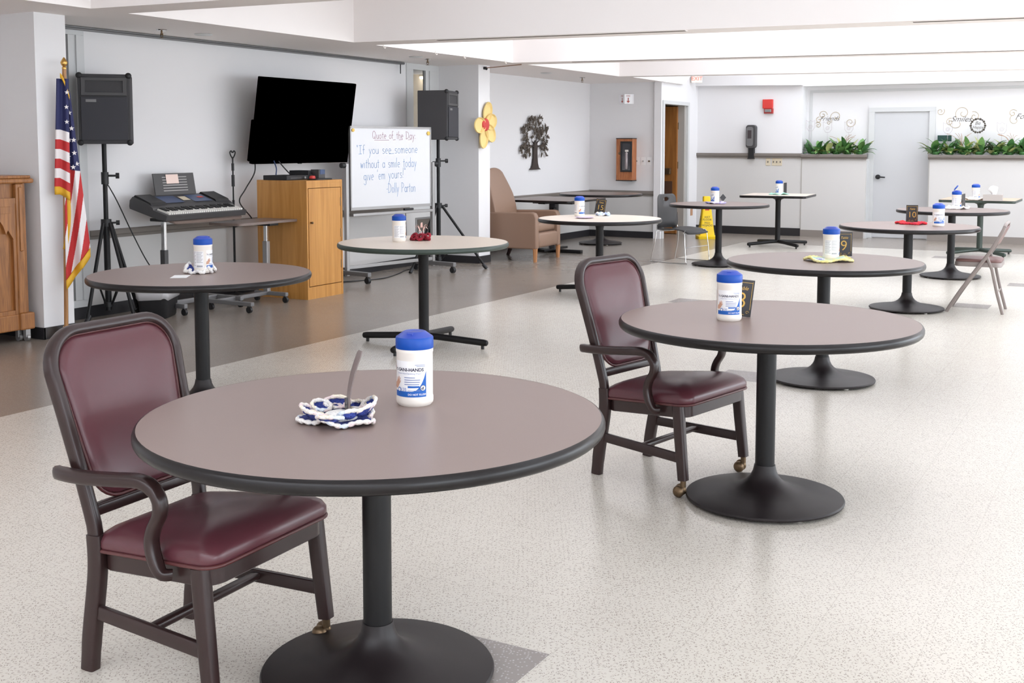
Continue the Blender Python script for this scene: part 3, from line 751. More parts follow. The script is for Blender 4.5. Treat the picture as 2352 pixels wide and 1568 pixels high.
# ------------------------------------------------------------------ number cards
def card(label, num, loc, face, tilt=0, w_=.10, h=.152, lean=0, z=.745, back=True):
    t = thing('table_number_card', label, 'table number card', (*loc, z), face, 'black and gold table numbers')
    th = .003
    MBT = Matrix.Rotation(lean, 4, 'X')
    b = MB(); b.box2((-w_/2, -th/2, 0), (w_/2, th/2, h), .0005, MBT); b.build('card', M['cardblack'], t, 0)
    f = lambda x, y: MBT @ Vector((x, -th/2-.0004, y))
    p = MB().m(M['gold'])
    add_text(p, str(num), .074 if len(str(num)) > 1 else .092, f, 0, .064, bold=-.0008)
    add_text(p, 'Table', .022, f, 0, .116, shear=.45)
    def ln(x0, y0, x1, y1, wd=.0008):
        d = Vector((x1-x0, y1-y0)).normalized(); n = Vector((-d.y, d.x))*wd
        p.face([p.bm.verts.new(f(x, y)) for x, y in ((x0-n.x, y0-n.y), (x1-n.x, y1-n.y), (x1+n.x, y1+n.y), (x0+n.x, y0+n.y))])
    m_ = .008
    ln(-w_/2+m_, h-m_-.004, w_/2-m_, h-m_-.004); ln(w_/2-m_, .03, w_/2-m_, h-m_); ln(-w_/2+m_, h-.05, -w_/2+m_, h-m_); ln(-w_/2+m_, m_, w_/2-.03, m_)
    for cx, cy in ((w_/2-.018, .018), (-.02, .014), (.004, .011)):
        pts = [(cx+.0075*math.cos(q)*(1-q/9), cy+.0075*math.sin(q)*(1-q/9)) for q in [i*.6 for i in range(11)]]
        for a, e in zip(pts, pts[1:]): ln(*a, *e, .0006)
    p.build('number', None, t, 0, fix=False)
    MB().lathe([(0, -.005), (.018, -.005), (.018, -.002), (.006, 0), (0, 0)], 18).box2((-.006, -.004, -.002), (.006, .004, .016)).build('clip_stand', M['clear'], t, 30)
    return t
def facing(x, y, turn): return toward((x, y))+PI/2+R(turn)
card('table card with gold 8, leaning right behind a wipes tub', 8, (-1.462, 4.512), facing(-1.46, 4.51, 20), w_=.100).rotation_euler[1] = R(7)
card('table card with a gold 9 beside its wipes tub', 9, (-1.69, 7.30), facing(-1.69, 7.3, 14), w_=.105)
card('table card with a gold 10 standing on a red mat', 10, (-1.878, 10.682), facing(-1.878, 10.68, 4), z=.757)
card('table card with a gold 15, tilted, in front of the far corner', 15, (-4.92, 10.61), facing(-4.92, 10.61, -8), w_=.105).rotation_euler[1] = R(9)
def plain_card(label, loc, rz, tilt, z=.745, w_=.10, h=.15):
    t = thing('table_number_card', label, 'table number card', (*loc, z), rz, 'black and gold table numbers'); t.rotation_euler[1] = tilt
    MB().box2((-w_/2, -.002, 0), (w_/2, .002, h), .0005).build('card', M['cardblack'], t, 0)
    MB().lathe([(0, -.005), (.016, -.005), (.016, -.002), (.006, 0), (0, 0)], 16).build('clip_stand', M['clear'], t, 30)
plain_card('table card seen nearly edge on beside the open lidded tub', (-1.825, 13.47), facing(-1.82, 13.47, 72), R(-3), z=.757)
plain_card('table card half hidden behind the tub on the mint mat', (-4.60, 16.22), facing(-4.6, 16.22, 68), 0, z=.757)
plain_card('turned table card whose corner shows behind the tub near the wet floor sign', (-4.57, 13.36), facing(-4.57, 13.36, 35), R(45), z=.785, w_=.065, h=.065)
t = thing('table_number_card', 'thin bent table card seen edge on, rising from the nearest navy mat', 'table number card', (-1.790, 2.330, .765), 0, 'black and gold table numbers')
a = toward((-1.79, 2.33)); d = Vector((math.cos(a), math.sin(a), 0)); s = Vector((-math.sin(a), math.cos(a), 0))
b = MB()
def cf(u, v): x = .030*v*v+.004*v; wq = (u-.5); q = d*(.09*wq)+s*(x+.006*wq)+Vector((0, 0, .004+.148*v+.012*(v > .95)*(u-.5))); return q
b.m(mat('card_back_grey', (128, 116, 114), .45)).grid(cf, 6, 14)
o = b.build('card', None, t, 60); md = o.modifiers.new('thick', 'SOLIDIFY'); md.thickness = .0025
MB().lathe([(0, -.020), (.02, -.020), (.02, -.017), (.005, -.014), (0, -.014)], 18).box2((-.006, -.005, -.016), (.006, .005, .03)).build('clip_stand', M['clear'], t, 30)
# small things on tables
t = tag(MB().lathe([(0, 0), (.06, 0), (.095, .012), (.092, .013), (.058, .003), (0, .003)], 36).build('paper_plate', mat('lilac_plate', (206, 190, 214), .5), None, 40, loc=(-4.775, 9.96, .740)), 'lilac paper plate on the number 15 table', 'plate')
tag(MB().box((0, 0, .001), (.085, .13, .0015)).build('paper_note', M['paper'], None, 0, loc=(-4.53, 4.455, .7405), rot=(0, 0, R(35))), 'small white paper note beside the mat on the left table', 'paper')
t = thing('tissue_box', 'grey tissue box with a white tissue puffed out of its top', 'tissue box', (-1.77, 15.62, .7405), R(3))
MB().box((0, 0, .04), (.23, .12, .08), .003).build('box', M['tissue_box'], t, 0)
b = MB(); b.lathe([(.02, .078), (.035, .10), (.06, .13), (.05, .165), (.03, .18), (0, .185)], 20)
for v in b.bm.verts: v.co += Vector(noise.noise_vector(v.co*22))*.022
b.build('tissue', M['paper'], t, 80)
tag(MB().box((0, 0, .002), (.09, .15, .004), .001).build('menu_card', M['cardblack'], None, 0, loc=(-2.14, 15.55, .741), rot=(0, 0, R(20))), 'flat black card lying on the tan square table', 'card')
t = thing('ribbon_flower', 'pink and white ribbon flower standing in the dark red mat', 'flower', (-4.70, 7.03, .75))
b = MB(); b.m(mat('pink_ribbon', (240, 200, 190), .5))
for k in range(6):
    a = k*1.05; d = Vector((math.cos(a), math.sin(a), 0))
    b.grid(lambda u, v: d*(.012+.04*u)+Vector((-d.y, d.x, 0))*(.016*(v-.5)*(1-u*.7))+Vector((0, 0, .06+.035*math.sin(u*2.6)+(k % 3)*.014)), 6, 3)
b.build('petals', None, t, 70)
b = MB()
for k in range(5):
    a = k*1.3; b.tube([(0, 0, .0), (.01*math.cos(a), .01*math.sin(a), .03), (.02*math.cos(a), .02*math.sin(a), .065)], .002, 6)
b.build('stem', M['y_white'], t)

# ------------------------------------------------------------------ burgundy armchairs
def armchair(label, loc, rz):
    t = thing('dining_armchair', label, 'chair', (*loc, 0), rz, 'burgundy armchairs at the tables')
    W = M['chairwood']
    def bf(z): q = max(0, (z-.40)/.545); return -.203-.150*q**1.05
    # back panel: rounded rectangle on the leaning back plane
    zc, hh = .694, .219
    def outline(k=1, add=0):
        return [(x, zc+y) for x, y in rrect((.180+add, .213+add), hh+add, .085+add*.6, 8)]
    def ring(scale, bulge, add=0):
        o_ = outline(add=add); return [(bf(zc+(z-zc)*scale)+bulge, y*scale, zc+(z-zc)*scale) for y, z in o_]
    MB().rings([ring(1, -.012), ring(1, .004), ring(.97, .014), ring(.9, .020), ring(.7, .022), ring(.4, .020), ring(.1, .019)]).build('backrest', M['burg'], t, 60)
    MB().rings([ring(1, -.010), ring(.97, -.020), ring(.5, -.026), ring(.1, -.026)]).build('back_panel', M['burg'], t, 60)
    MB().tube([(bf(z)+.006, y, z) for y, z in outline(add=.003)], .0055, 8, True).build('piping', M['piping'], t, 80)
    # U-shaped wooden surround, running down into the rear legs
    o_ = rrect((.196, .230), .234, .105, 10)
    # start at lower right, go up round the top and down the left
    up = [(y, zc+.001+z) for y, z in o_][11:11+22]
    ze = up[0][1]; run = [(.202+(.230-.202)*q**1.3, .385+(ze-.385)*q) for q in [k/14 for k in range(14)]]
    path = [(bf(z), y, z) for y, z in run]+[(bf(z), y, z) for y, z in up]+[(bf(z), -y, z) for y, z in reversed(run)]
    MB().sweep(path, rsec(.040, .030, .009), (1, 0, .25)).build('back_frame', W, t, 50)
    MB().bar([(bf(.452), -.19, .452), (bf(.452), .19, .452)], .028, .034, (1, 0, 0), .006).build('back_rail', W, t, 50)
    # seat
    hw0, hw1 = .206, .252
    def so(add=0):
        pts = []
        for x, y in rrect((.212+add, .212+add), .226+add, .045, 8):
            f = -y   # forward
            k = (f+.226)/.452; wv = hw0+(hw1-hw0)*k
            pts.append((f+.022+.012*k*(1-(x/.22)**2), x/.212*wv))
        return pts
    cx0 = .022
    def sr(s, z):
        out = []
        for x, y in so():
            d = Vector((x-cx0, y)); r_ = d.length; d /= r_; re_ = 1/math.sqrt((d.x/.218)**2+(d.y/.238)**2); k = max(0, min(1, (1-s)*1.5))
            q = d*(r_*(1-k)+re_*k)*s; out.append((cx0+q.x, q.y, z+.034*(x-.2)/.4*min(1, s*1.2)-.017*(1-min(1, s*1.2))))
        return out
    MB().rings([sr(.985, .378), sr(1.0, .380), sr(1.02, .392), sr(1.018, .408), sr(.985, .424), sr(.92, .438), sr(.80, .452), sr(.62, .461), sr(.40, .466), sr(.2, .4675), sr(.05, .468)], True).build('seat', M['burg'], t, 70)
    MB().tube([(p[0], p[1], p[2]) for p in sr(1.014, .381)], .0055, 8, True).build('piping', M['piping'], t, 80)
    MB().rings([sr(.955, .325), sr(.965, .328), sr(.965, .377)], True, True).build('seat_frame', W, t, 40)
    for s in (1, -1):
        # rear leg
        p = crom([(-.244, .197*s, 0), (-.232, .198*s, .10), (-.206, .200*s, .25), (-.198, .202*s, .32), (-.200, .203*s, .39)], 5)
        MB().bar(p, .046, .034, (1, 0, 0), .006, scales=[(1.0 if i < 4 else 1.08, 1) for i in range(len(p))]).build('leg', W, t, 50)
        # front leg with caster
        p = [(.200, .236*s, .376), (.212, .239*s, .25), (.232, .243*s, .072)]
        lg = MB().bar(p, .044, .038, (1, 0, 0), .007, scales=[1, .98, .9]).build('leg', W, t, 50)
        cb = MB(); cb.cyl((.232, .243*s, .045), (.232, .243*s, .078), .012, 12)
        cb.sphere((.216, (.243*s)-.012, .025), .0245, 18, (1, .75, 1)); cb.sphere((.212, (.243*s)+.014, .028), .026, 18, (1, .55, .95)); cb.cyl((.216, .243*s-.03, .025), (.216, .243*s+.03, .025), .007, 10)
        cb.build('caster', M['brass'], lg, 60)
        # arm
        p = crom([(-.296, .240*s, .560), (-.268, .255*s, .563), (-.17, .272*s, .570), (-.06, .276*s, .580), (.035, .274*s, .588), (.078, .272*s, .575), (.100, .270*s, .545), (.098, .268*s, .508), (.076, .266*s, .470), (.066, .266*s, .435), (.072, .266*s, .395), (.092, .263*s, .352), (.112, .244*s, .345)], 5)
        n = len(p)
        sc = []
        for i in range(n):
            u = i/(n-1); sc.append((.62+.38*min(1, u/.12) if u < .12 else (1 if u < .85 else 1-.5*(u-.85)/.15), 1.15 if u < .45 else .95))
        MB().sweep(p, rsec(.040, .030, .010), (0, 1, 0), scales=sc).build('arm', W, t, 60)
        MB().bar([(-.215, .200*s, .172), (.216, .240*s, .160)], .018, .040, (0, 1, 0), .004).build('stretcher', W, t, 50)
    MB().bar([(0, -.218, .168), (0, .218, .168)], .030, .022, (1, 0, 0), .006).build('stretcher', W, t, 50)
    return t
armchair('burgundy armchair at the nearest brown table, lower left of the photo', (-2.276, 2.307), R(2))
armchair('burgundy armchair with wooden arms at the number 8 table', (-1.812, 4.646), R(-12))

# ------------------------------------------------------------------ black stacking chair
t = thing('stacking_chair', 'black plastic chair with chrome sled legs beside the number 15 table', 'chair', (-5.09, 13.40, 0), R(-12))
b = MB()
def seatf(u, v):
    y = (u-.5)*.46; x = -.20+.44*v
    return (x, y, .415+.012*math.cos((v-.35)*4)-.020*(1-(2*u-1)**2)*(1-v*.5)-(.03*max(0, v-.8)/.2))
b.grid(seatf, 14, 14); o = b.build('seat', M['dkgrey'], t, 60); md = o.modifiers.new('s', 'SOLIDIFY'); md.thickness = .014
b = MB()
pl = rrect((.225, .20), .21, .07, 8)
hole = [(.055*math.cos(a), .145+.026*math.sin(a)) for a in [2*PI*i/36 for i in range(36)]]
# outer outline resampled by angle round the handle hole
def outer(a):
    d = Vector((math.cos(a), math.sin(a))); c0 = Vector((0, .145)); best = None
    for i in range(len(pl)):
        p, q = Vector(pl[i]), Vector(pl[(i+1) % len(pl)]); e = q-p; den = d.x*e.y-d.y*e.x
        if abs(den) < 1e-9: continue
        s_ = ((p.x-c0.x)*e.y-(p.y-c0.y)*e.x)/den; k_ = ((p.x-c0.x)*d.y-(p.y-c0.y)*d.x)/den
        if s_ > 0 and -1e-6 <= k_ <= 1+1e-6: best = s_ if best is None else max(best, s_)
    return c0+d*(best or .05)
n = 72
def bp(p, off=0): y, z = p; return Vector((-.205-.28*(z+.21)*.22-.035*(1-(y/.22)**2)*.5+off, y, .625+z))
A = []; Bv = []
for i in range(n):
    a = 2*PI*i/n; A.append((.055*math.cos(a), .145+.026*math.sin(a))); o_ = outer(a); Bv.append((o_.x, o_.y))
rl = [[bp((A[i][0]+(Bv[i][0]-A[i][0])*k_, A[i][1]+(Bv[i][1]-A[i][1])*k_)) for i in range(n)] for k_ in (0, .25, .5, .75, 1)]
b.rings(rl, False, False); o = b.build('backrest', M['dkgrey'], t, 60); md = o.modifiers.new('s', 'SOLIDIFY'); md.thickness = .012
for s in (1, -1):
    p = crom([(.18, .20*s, .40), (.20, .245*s, .385), (.215, .262*s, .25), (.235, .268*s, .03), (.215, .268*s, .008), (-.22, .268*s, .008), (-.265, .268*s, .03), (-.225, .262*s, .22), (-.205, .245*s, .38), (-.215, .235*s, .42), (-.225, .21*s, .50)], 5)
    MB().tube(p, .0055, 8).build('leg', M['chrome'], t)
MB().tube([(-.205, -.245, .385), (-.10, -.15, .392), (-.10, .15, .392), (-.205, .245, .385)], .006, 8).tube([(.222, -.266, .20), (.222, .266, .20)], .005, 8).build('stretcher', M['chrome'], t)
for s in (1, -1): MB().box2((-.235, .165*s-.03, .40), (-.205, .165*s+.03, .46), .008).build('back_bracket', M['dkgrey'], t, 40)

# ------------------------------------------------------------------ folding chair
t = thing('folding_chair', 'grey metal folding chair with mauve padded seat facing the number 10 table', 'chair', (-1.26, 10.69, 0), R(180+2))
FM = M['fold_metal']
for s in (1, -1):
    p = crom([(.28, .205*s, .0), (.20, .205*s, .14), (.06, .205*s, .36), (-.06, .205*s, .54), (-.145, .20*s, .70), (-.165, .19*s, .75)], 4)
    MB().bar(p, .030, .018, (1, 0, .5), .005).build('leg', FM, t, 50)
    p = [(-.17, .185*s, .0), (-.12, .185*s, .18), (-.075, .185*s, .38), (-.03, .19*s, .49)]
    MB().bar(p, .026, .016, (1, 0, .3), .005).build('leg', FM, t, 50)
MB().bar(crom([(-.165, -.19, .75), (-.172, -.17, .770), (-.175, -.10, .777), (-.175, .10, .777), (-.172, .17, .770), (-.165, .19, .75)], 4), .028, .018, (1, 0, .5), .005).build('top_rail', FM, t, 50)
b = MB(); b.grid(lambda u, v: (-.098-.072*v-.012*math.sin(PI*u), (u-.5)*.37, .60+.15*v), 10, 6); o = b.build('backrest', M['fold_seat'], t, 60); md = o.modifiers.new('s', 'SOLIDIFY'); md.thickness = .022; md.offset = 0
MB().rings([[(.04+x*k, y*k, z) for x, y in rrect(.19, .19, .05, 6)] for k, z in ((.98, .40), (1, .403), (1, .432), (.98, .44))], True).build('seat_pan', FM, t, 40)
MB().rings([[(.04+x*k, y*k, z) for x, y in rrect(.185, .185, .05, 6)] for k, z in ((.98, .438), (1, .442), (1, .452), (.96, .462), (.7, .468), (.1, .470))]).build('seat', M['fold_seat'], t, 60)
MB().tube([(.19, -.205, .16), (.19, .205, .16)], .007, 8).tube([(-.12, -.185, .18), (-.12, .185, .18)], .007, 8).build('stretcher', FM, t)

# ------------------------------------------------------------------ recliner
t = thing('recliner', 'brown vinyl high back recliner beside the right column', 'armchair', (-7.00, 12.77, 0), R(3))
TP = M['taupe']
for s in (1, -1):
    MB().prism([(-.34, .16), (.37, .16), (.37, .55), (.345, .605), (.30, .615), (-.34, .60)], s*.285, s*.375, Matrix(((1, 0, 0, 0), (0, 0, 1, 0), (0, 1, 0, 0), (0, 0, 0, 1)))).build('arm', TP, t, 30)
    o = t.children[-1]; md = o.modifiers.new('b', 'BEVEL'); md.width = .018; md.segments = 3
b = MB()
def bk(u, v):
    y = (u-.5)*.62*(1-.25*max(0, v-.55)/.45*abs(2*u-1)); top = .66+.06*math.cos((u-.5)*PI)
    z = .44+(top)*v
    return (-.20-.20*v+.04*math.sin(v*PI), y, z)
b.grid(bk, 14, 14); o = b.build('backrest', TP, t, 60); md = o.modifiers.new('s', 'SOLIDIFY'); md.thickness = .13; md.offset = -1; md = o.modifiers.new('b', 'BEVEL'); md.width = .03; md.segments = 3; md.limit_method = 'ANGLE'
MB().box2((-.24, -.285, .36), (.335, .285, .475), .035).build('seat', TP, t, 60)
MB().box2((.30, -.28, .17), (.375, .28, .355), .03).build('footrest', TP, t, 60)
MB().box2((-.32, -.285, .17), (.30, .285, .36), .01).build('body', TP, t, 60)
for sx, sy in ((.345, .345), (.345, -.345), (-.30, .33), (-.30, -.33)):
    MB().bar([(sx, sy, .165), (sx-(.0 if sx > 0 else .07), sy, 0)], .05, .05, (1, 0, 0), .006, scales=[1, .72]).build('leg', M['legwood'] if sx > 0 else M['chairwood'], t, 50)

# ------------------------------------------------------------------ wet floor sign
t = thing('wet_floor_sign', 'yellow wet floor sign standing by the open brown door', 'sign', (-6.03, 16.93, 0), R(-61))
b = MB()
def taper(z):
    return .145-.085*min(1, z/.60)
rl = [[(x, y, z) for x, y in rrect(a, a*.9, .02, 4)] for a, z in ((.155, 0), (.158, .01), (.158, .045), (.145, .052), (.128, .06), (.118, .13), (.072, .50), (.062, .56), (.060, .64), (.052, .655))]
b.rings(rl, True, True).build('cone_body', M['yellow'], t, 40)
p = MB().m(M['ink_navy'])
nrm = math.atan2(.118-.072, .37)
def sf(x, y):   # front face lies on -y side
    z = y; yy = -.9*(.118-(z-.13)*(.046/.37))-.0015; return (x, yy, z)
def sfr(x, y):
    z = y; xx = (.118-(z-.13)*(.046/.37))+.0015; return (xx, x, z)
for fn in (sf, sfr):
    for k, s_ in enumerate(('WET', 'FLOOR', 'PISO', 'MOJADO')): add_text(p.m(M['ink_navy']), s_, .042, fn, 0, .335-(.038*k if k < 2 else .038*k+.012))
    p.m(M['red']); p.face([p.bm.verts.new(Vector(fn(x, y))) for x, y in ((-.032, .44), (.032, .44), (.032, .462), (-.032, .462))])
p.build('lettering', None, t, 0, fix=False)

# ------------------------------------------------------------------ AV cabinet and its boxes
t = thing('storage_cabinet', 'honey oak cabinet with one door beneath the black television', 'cabinet', (-7.155, 8.61, 0), 0)
hx, hy, hz = .30, .268, 1.113
b = MB(); b.box2((-hx, -hy, hz-.025), (hx, hy, hz)); b.box2((-hx, -hy, 0.0), (hx, -hy+.02, hz-.0255)); b.box2((-hx, hy-.02, 0.0), (hx, hy, hz-.0255)); b.box2((-hx, -hy+.0205, .06), (-hx+.02, hy-.0205, hz-.0255)); b.box2((-hx+.021, -hy+.0205, .02), (hx-.035, hy-.0205, .12))
b.box2((hx-.02, -hy+.0205, hz-.07), (hx-.0005, hy-.0205, hz-.0255)); b.build('body', M['oak'], t, 0)
MB().box2((hx-.03, -hy+.0205, .0), (hx-.002, hy-.0205, .115)).build('toe_board', M['oak'], t, 0)
dr = MB().box2((hx-.02, -hy+.03, .122), (hx+.001, hy-.028, hz-.075), .002).build('door', M['oak'], t, 0)
MB().cyl((hx, -hy+.055, .72), (hx+.02, -hy+.055, .72), .009, 14).sphere((hx+.022, -hy+.055, .72), .011).build('knob', M['brass'], dr)
for z in (.30, .60, .90): MB().cyl((hx-.001, hy-.03, z-.04), (hx-.001, hy-.03, z+.04), .006, 8).build('hinge', M['brass'], dr)
b = MB()
for i, (x0, x1, y0, y1, z0, z1) in enumerate(((-.24, .05, -.21, .10, 0, .045),)): b.box2((x0, y0, z0), (x1, y1, z1), .004)
t = thing('disc_player', 'slim black disc player on the oak cabinet, left end', 'disc player', (-7.13, 8.545, 1.113), 0)
b.build('case', M['black'], t, 0); MB().box2((.048, -.16, .012), (.052, 0, .028)).build('tray', M['dkgrey'], t, 0)
MB().cyl((.05, .05, .022), (.057, .05, .022), .01).build('knob', M['alu'], t)
t = thing('black_box', 'small black cable box behind the red item on the cabinet', 'electronics', (-7.22, 8.72, 1.113), 0)
MB().box2((-.12, -.045, 0), (.12, .10, .085), .005).build('case', M['black'], t, 0)
MB().box2((.119, -.02, .03), (.122, .05, .05)).build('display', M['dkgrey'], t, 0)
tag(MB().lathe([(0, 0), (.028, 0), (.03, .012), (.026, .03), (0, .034)], 20).build('red_buzzer', M['red'], None, 40, loc=(-6.985, 8.59, 1.121)), 'round red item on the oak cabinet beside the disc player', 'gadget')
t = thing('cable_box', 'tall dark box at the right end of the oak cabinet', 'electronics', (-7.07, 8.78, 1.113), 0)
MB().box2((-.05, -.05, 0), (.05, .05, .095), .004).build('case', M['dkgrey'], t, 0); MB().box2((.049, -.03, .05), (.053, .04, .095)).build('label', M['kb_blue'], t, 0)
tag(MB().prism(rrect(.07, .12, .03), 0, .012).build('remote_tray', M['black'], None, 30, loc=(-6.96, 8.67, 1.114)), 'thin black tray at the front of the oak cabinet', 'tray')

# ------------------------------------------------------------------ television
tv = thing('television', 'large black flat television on a wall arm, tilted down', 'television', (-7.42, 9.03, 1.675), 0)
ti = rotm('Y', R(9))
MB().box((0, 0, 0), (.045, 1.47, .83), .006, ti).build('screen', M['tvblack'], tv, 0)
MB().box((-.045, .0, -.20), (.055, 1.43, .40), .01, ti).build('rear_housing', M['tvblack'], tv, 0)
MB().box2((-.322, -.15, -.22), (-.30, .15, .22), .004).box2((-.30, -.03, -.04), (-.05, .03, .04)).box2((-.10, -.22, -.2), (-.06, .22, .2)).build('wall_arm', M['black_metal'], tv, 0)
MB().box((.0, -.02, -.418), (.02, .05, .01), .002, ti).build('badge', M['black'], tv, 0)
def cord(name, label, pts, r=.006, m=None): return tag(MB().tube(crom(pts, 8), r, 8).build(name, m or M['black'], None, 60), label, 'cord')
cord('power_cord', 'black cord hanging from the television down beside the cabinet', [(-7.55, 8.42, 1.32), (-7.56, 8.43, 1.18), (-7.60, 8.34, 1.02), (-7.62, 8.28, .90), (-7.60, 8.42, .74), (-7.62, 8.40, .70), (-7.66, 8.24, .66)])
cord('video_cable', 'blue cable looping from the television to the disc player', [(-7.47, 8.60, 1.30), (-7.40, 8.56, 1.22), (-7.37, 8.52, 1.15), (-7.34, 8.52, 1.13)], .006, M['kb_blue'])
cord('video_cable', 'black cable from the television to the boxes on the cabinet', [(-7.47, 8.66, 1.30), (-7.42, 8.70, 1.22), (-7.38, 8.74, 1.16), (-7.34, 8.74, 1.15)])

# ------------------------------------------------------------------ whiteboard on a rolling stand
wbang = math.atan2(.985, .17)     # along-board direction
WB = thing('whiteboard', 'rolling whiteboard headed Quote of the Day in red and blue marker', 'whiteboard', (-7.40, 9.72, 0), wbang-PI/2)
# local: +y along the board, +x towards the room
BW, z0, z1 = 1.235, .765, 1.640
MB().box2((-.01, .0, z0), (.01, BW, z1)).build('board', M['board'], WB, 0)
b = MB(); fr = .018
b.box2((-.014, -.004, z0-.012), (.016, BW+.004, z0+fr)); b.box2((-.014, -.004, z1-fr), (.016, BW+.004, z1+.004)); b.box2((-.014, -.004, z0), (.016, .012, z1)); b.box2((-.014, BW-.012, z0), (.016, BW+.004, z1))
b.build('board_frame', M['alu'], WB, 0)
MB().box2((-.01, .0, z0-.075), (.05, BW, z0-.045), .004).build('pen_tray', M['alu'], WB, 0)
for y in (-.045, BW+.045):
    MB().box2((-.03, y-.02, .06), (.012, y+.02, 1.25), .004).build('post', M['alu'], WB, 0)
    MB().box2((-.30, y-.025, .075), (.33, y+.025, .12), .006).build('foot', M['alu_paint'], WB, 0)
    MB().cyl((-.01, y+(-.02 if y < 0 else .02), 1.23), (-.01, y+(-.07 if y < 0 else .07), 1.23), .028, 16).build('knob', M['black'], WB)
    for x in (-.27, .30):
        MB().cyl((x, y-.018, .034), (x, y+.018, .034), .033, 18).box2((x-.022, y-.012, .03), (x+.01, y+.012, .08), .003).build('caster', M['black'], WB)
MB().box2((-.02, -.045, .13), (.005, BW+.045, .165), .003).build('cross_bar', M['alu'], WB, 0)
for (y, z, r_) in ((.035, 1.60, .018), (BW-.045, 1.575, .022)): MB().cyl((.011, y, z), (.024, y, z), r_, 14).build('magnet', M['tape_yellow'], WB)
MB().box2((.012, .78, z0-.043), (.042, .92, z0-.02), .004).build('eraser', M['black'], WB, 0)
# single-stroke handwriting
G = {}
def arc(cx, cy, rx, ry, a0, a1, n=10): return [(cx+rx*math.cos(R(a0+(a1-a0)*i/n)), cy+ry*math.sin(R(a0+(a1-a0)*i/n))) for i in range(n+1)]
o_ = arc(.4, .5, .38, .5, 90, 450)
G['o'] = (.85, [o_]); G['a'] = (.9, [arc(.4, .5, .36, .5, 40, 330), [(.74, 1), (.74, .2), (.86, 0)]])
G['d'] = (.9, [arc(.4, .5, .36, .5, 40, 330), [(.76, 1.9), (.76, 0)]]); G['e'] = (.8, [[(.06, .5), (.7, .55)]+arc(.4, .5, .34, .5, 10, 300)])
G['u'] = (.85, [[(.06, 1), (.06, .3)]+arc(.38, .3, .32, .3, 180, 350)+[(.72, 1), (.74, 0)]]); G['y'] = (.8, [[(.05, 1), (.38, .05)], [(.74, 1), (.1, -.85)]])
G['f'] = (.65, [arc(.42, 1.55, .26, .35, 60, 180)+[(.16, 0)], [(-.05, .9), (.5, .95)]]); G['t'] = (.6, [[(.28, 1.6), (.28, .1), (.4, 0)], [(0, 1.05), (.58, 1.1)]])
G['h'] = (.85, [[(.08, 1.9), (.08, 0)], [(.08, .6)]+arc(.4, .6, .32, .4, 150, 0)+[(.74, 0)]]); G['i'] = (.3, [[(.12, 1), (.12, 0)]]); G['l'] = (.3, [[(.12, 1.9), (.12, 0)]])
G['s'] = (.7, [[(.58, .9)]+arc(.34, .76, .26, .24, 60, 230)+arc(.34, .25, .28, .25, 60, -140)]); G['m'] = (1.2, [[(.06, 1), (.06, 0)], [(.06, .6)]+arc(.3, .65, .22, .35, 150, 0)+[(.54, 0)], [(.54, .6)]+arc(.8, .65, .24, .35, 150, 0)+[(1.06, 0)]])
G['n'] = (.85, [[(.08, 1), (.08, 0)], [(.08, .6)]+arc(.4, .6, .32, .4, 150, 0)+[(.74, 0)]]); G['w'] = (1.05, [[(.04, 1), (.26, 0), (.5, .85), (.74, 0), (.96, 1)]]); G['r'] = (.6, [[(.08, 1), (.08, 0)], [(.08, .6)]+arc(.34, .6, .26, .4, 150, 50)])
G['v'] = (.75, [[(.04, 1), (.36, 0), (.66, 1)]]); G['g'] = (.85, [arc(.4, .55, .34, .45, 40, 330), [(.74, 1), (.74, -.4)]+arc(.42, -.45, .32, .4, 0, -160)]); G['Q'] = (1.35, [arc(.62, .95, .56, .95, 90, 450, 16), [(.7, .5), (1.2, -.1)]])
G['D'] = (1.25, [[(.1, 0), (.1, 1.8)], [(-.1, 1.75)]+arc(.3, .9, .8, .88, 85, -90, 12)+[(-.05, 0)]]); G['I'] = (.95, [[(0, 1.8), (.8, 1.85)], [(.4, 1.82), (.38, 0)], [(-.05, -.02), (.78, .02)]])
G['P'] = (1.0, [[(.1, 0), (.12, 1.9)], [(0, 1.85)]+arc(.3, 1.35, .55, .5, 80, -90)]); G['"'] = (.5, [[(.05, 1.9), (.12, 1.5)], [(.28, 1.9), (.35, 1.5)]]); G["'"] = (.25, [[(.12, 1.9), (.08, 1.5)]])
G['!'] = (.4, [[(.25, 1.9), (.14, .5)], [(.1, .1), (.12, .0)]]); G[':'] = (.35, [[(.15, .95), (.15, .85)], [(.15, .15), (.15, .05)]]); G['-'] = (.5, [[(.05, .7), (.42, .72)]]); G[' '] = (.75, [])
pxw = 1250.0
def bpt(px, py):
    u = (px-195)/pxw; top = 142+8*u; bot = 1455-85*u; v = (py-top)/(bot-top)
    return u*BW, z1-v*(z1-z0)
def write(mb, s, x0, y0, x1, y1, xh, wd=.0042):
    tot = sum(G[c][0]+.18 for c in s); k = (x1-x0)/tot; cx = 0
    for c in s:
        w_, st = G[c]
        for q in st:
            pts = []
            for gx, gy in q:
                X = x0+(cx+gx)*k; Y = y0+(y1-y0)*((cx+gx)*k/(x1-x0))-gy*xh
                yy, z = bpt(X, Y); pts.append(Vector((.0112, yy, z)))
            for a, e in zip(pts, pts[1:]):
                d = e-a
                if d.length < 1e-6: continue
                d.normalize(); nn = Vector((0, -d.z, d.y))*wd/2; a2, e2 = a-d*wd*.3, e+d*wd*.3
                mb.face([mb.bm.verts.new(p) for p in (a2-nn, e2-nn, e2+nn, a2+nn)])
        cx += w_+.18
def underline(mb, a, e, y, dy=3):
    p0, p1 = bpt(a, y), bpt(e, y-dy); mb.face([mb.bm.verts.new(Vector((.0112, *p))) for p in (p0, p1, (p1[0], p1[1]+.004), (p0[0], p0[1]+.004))])
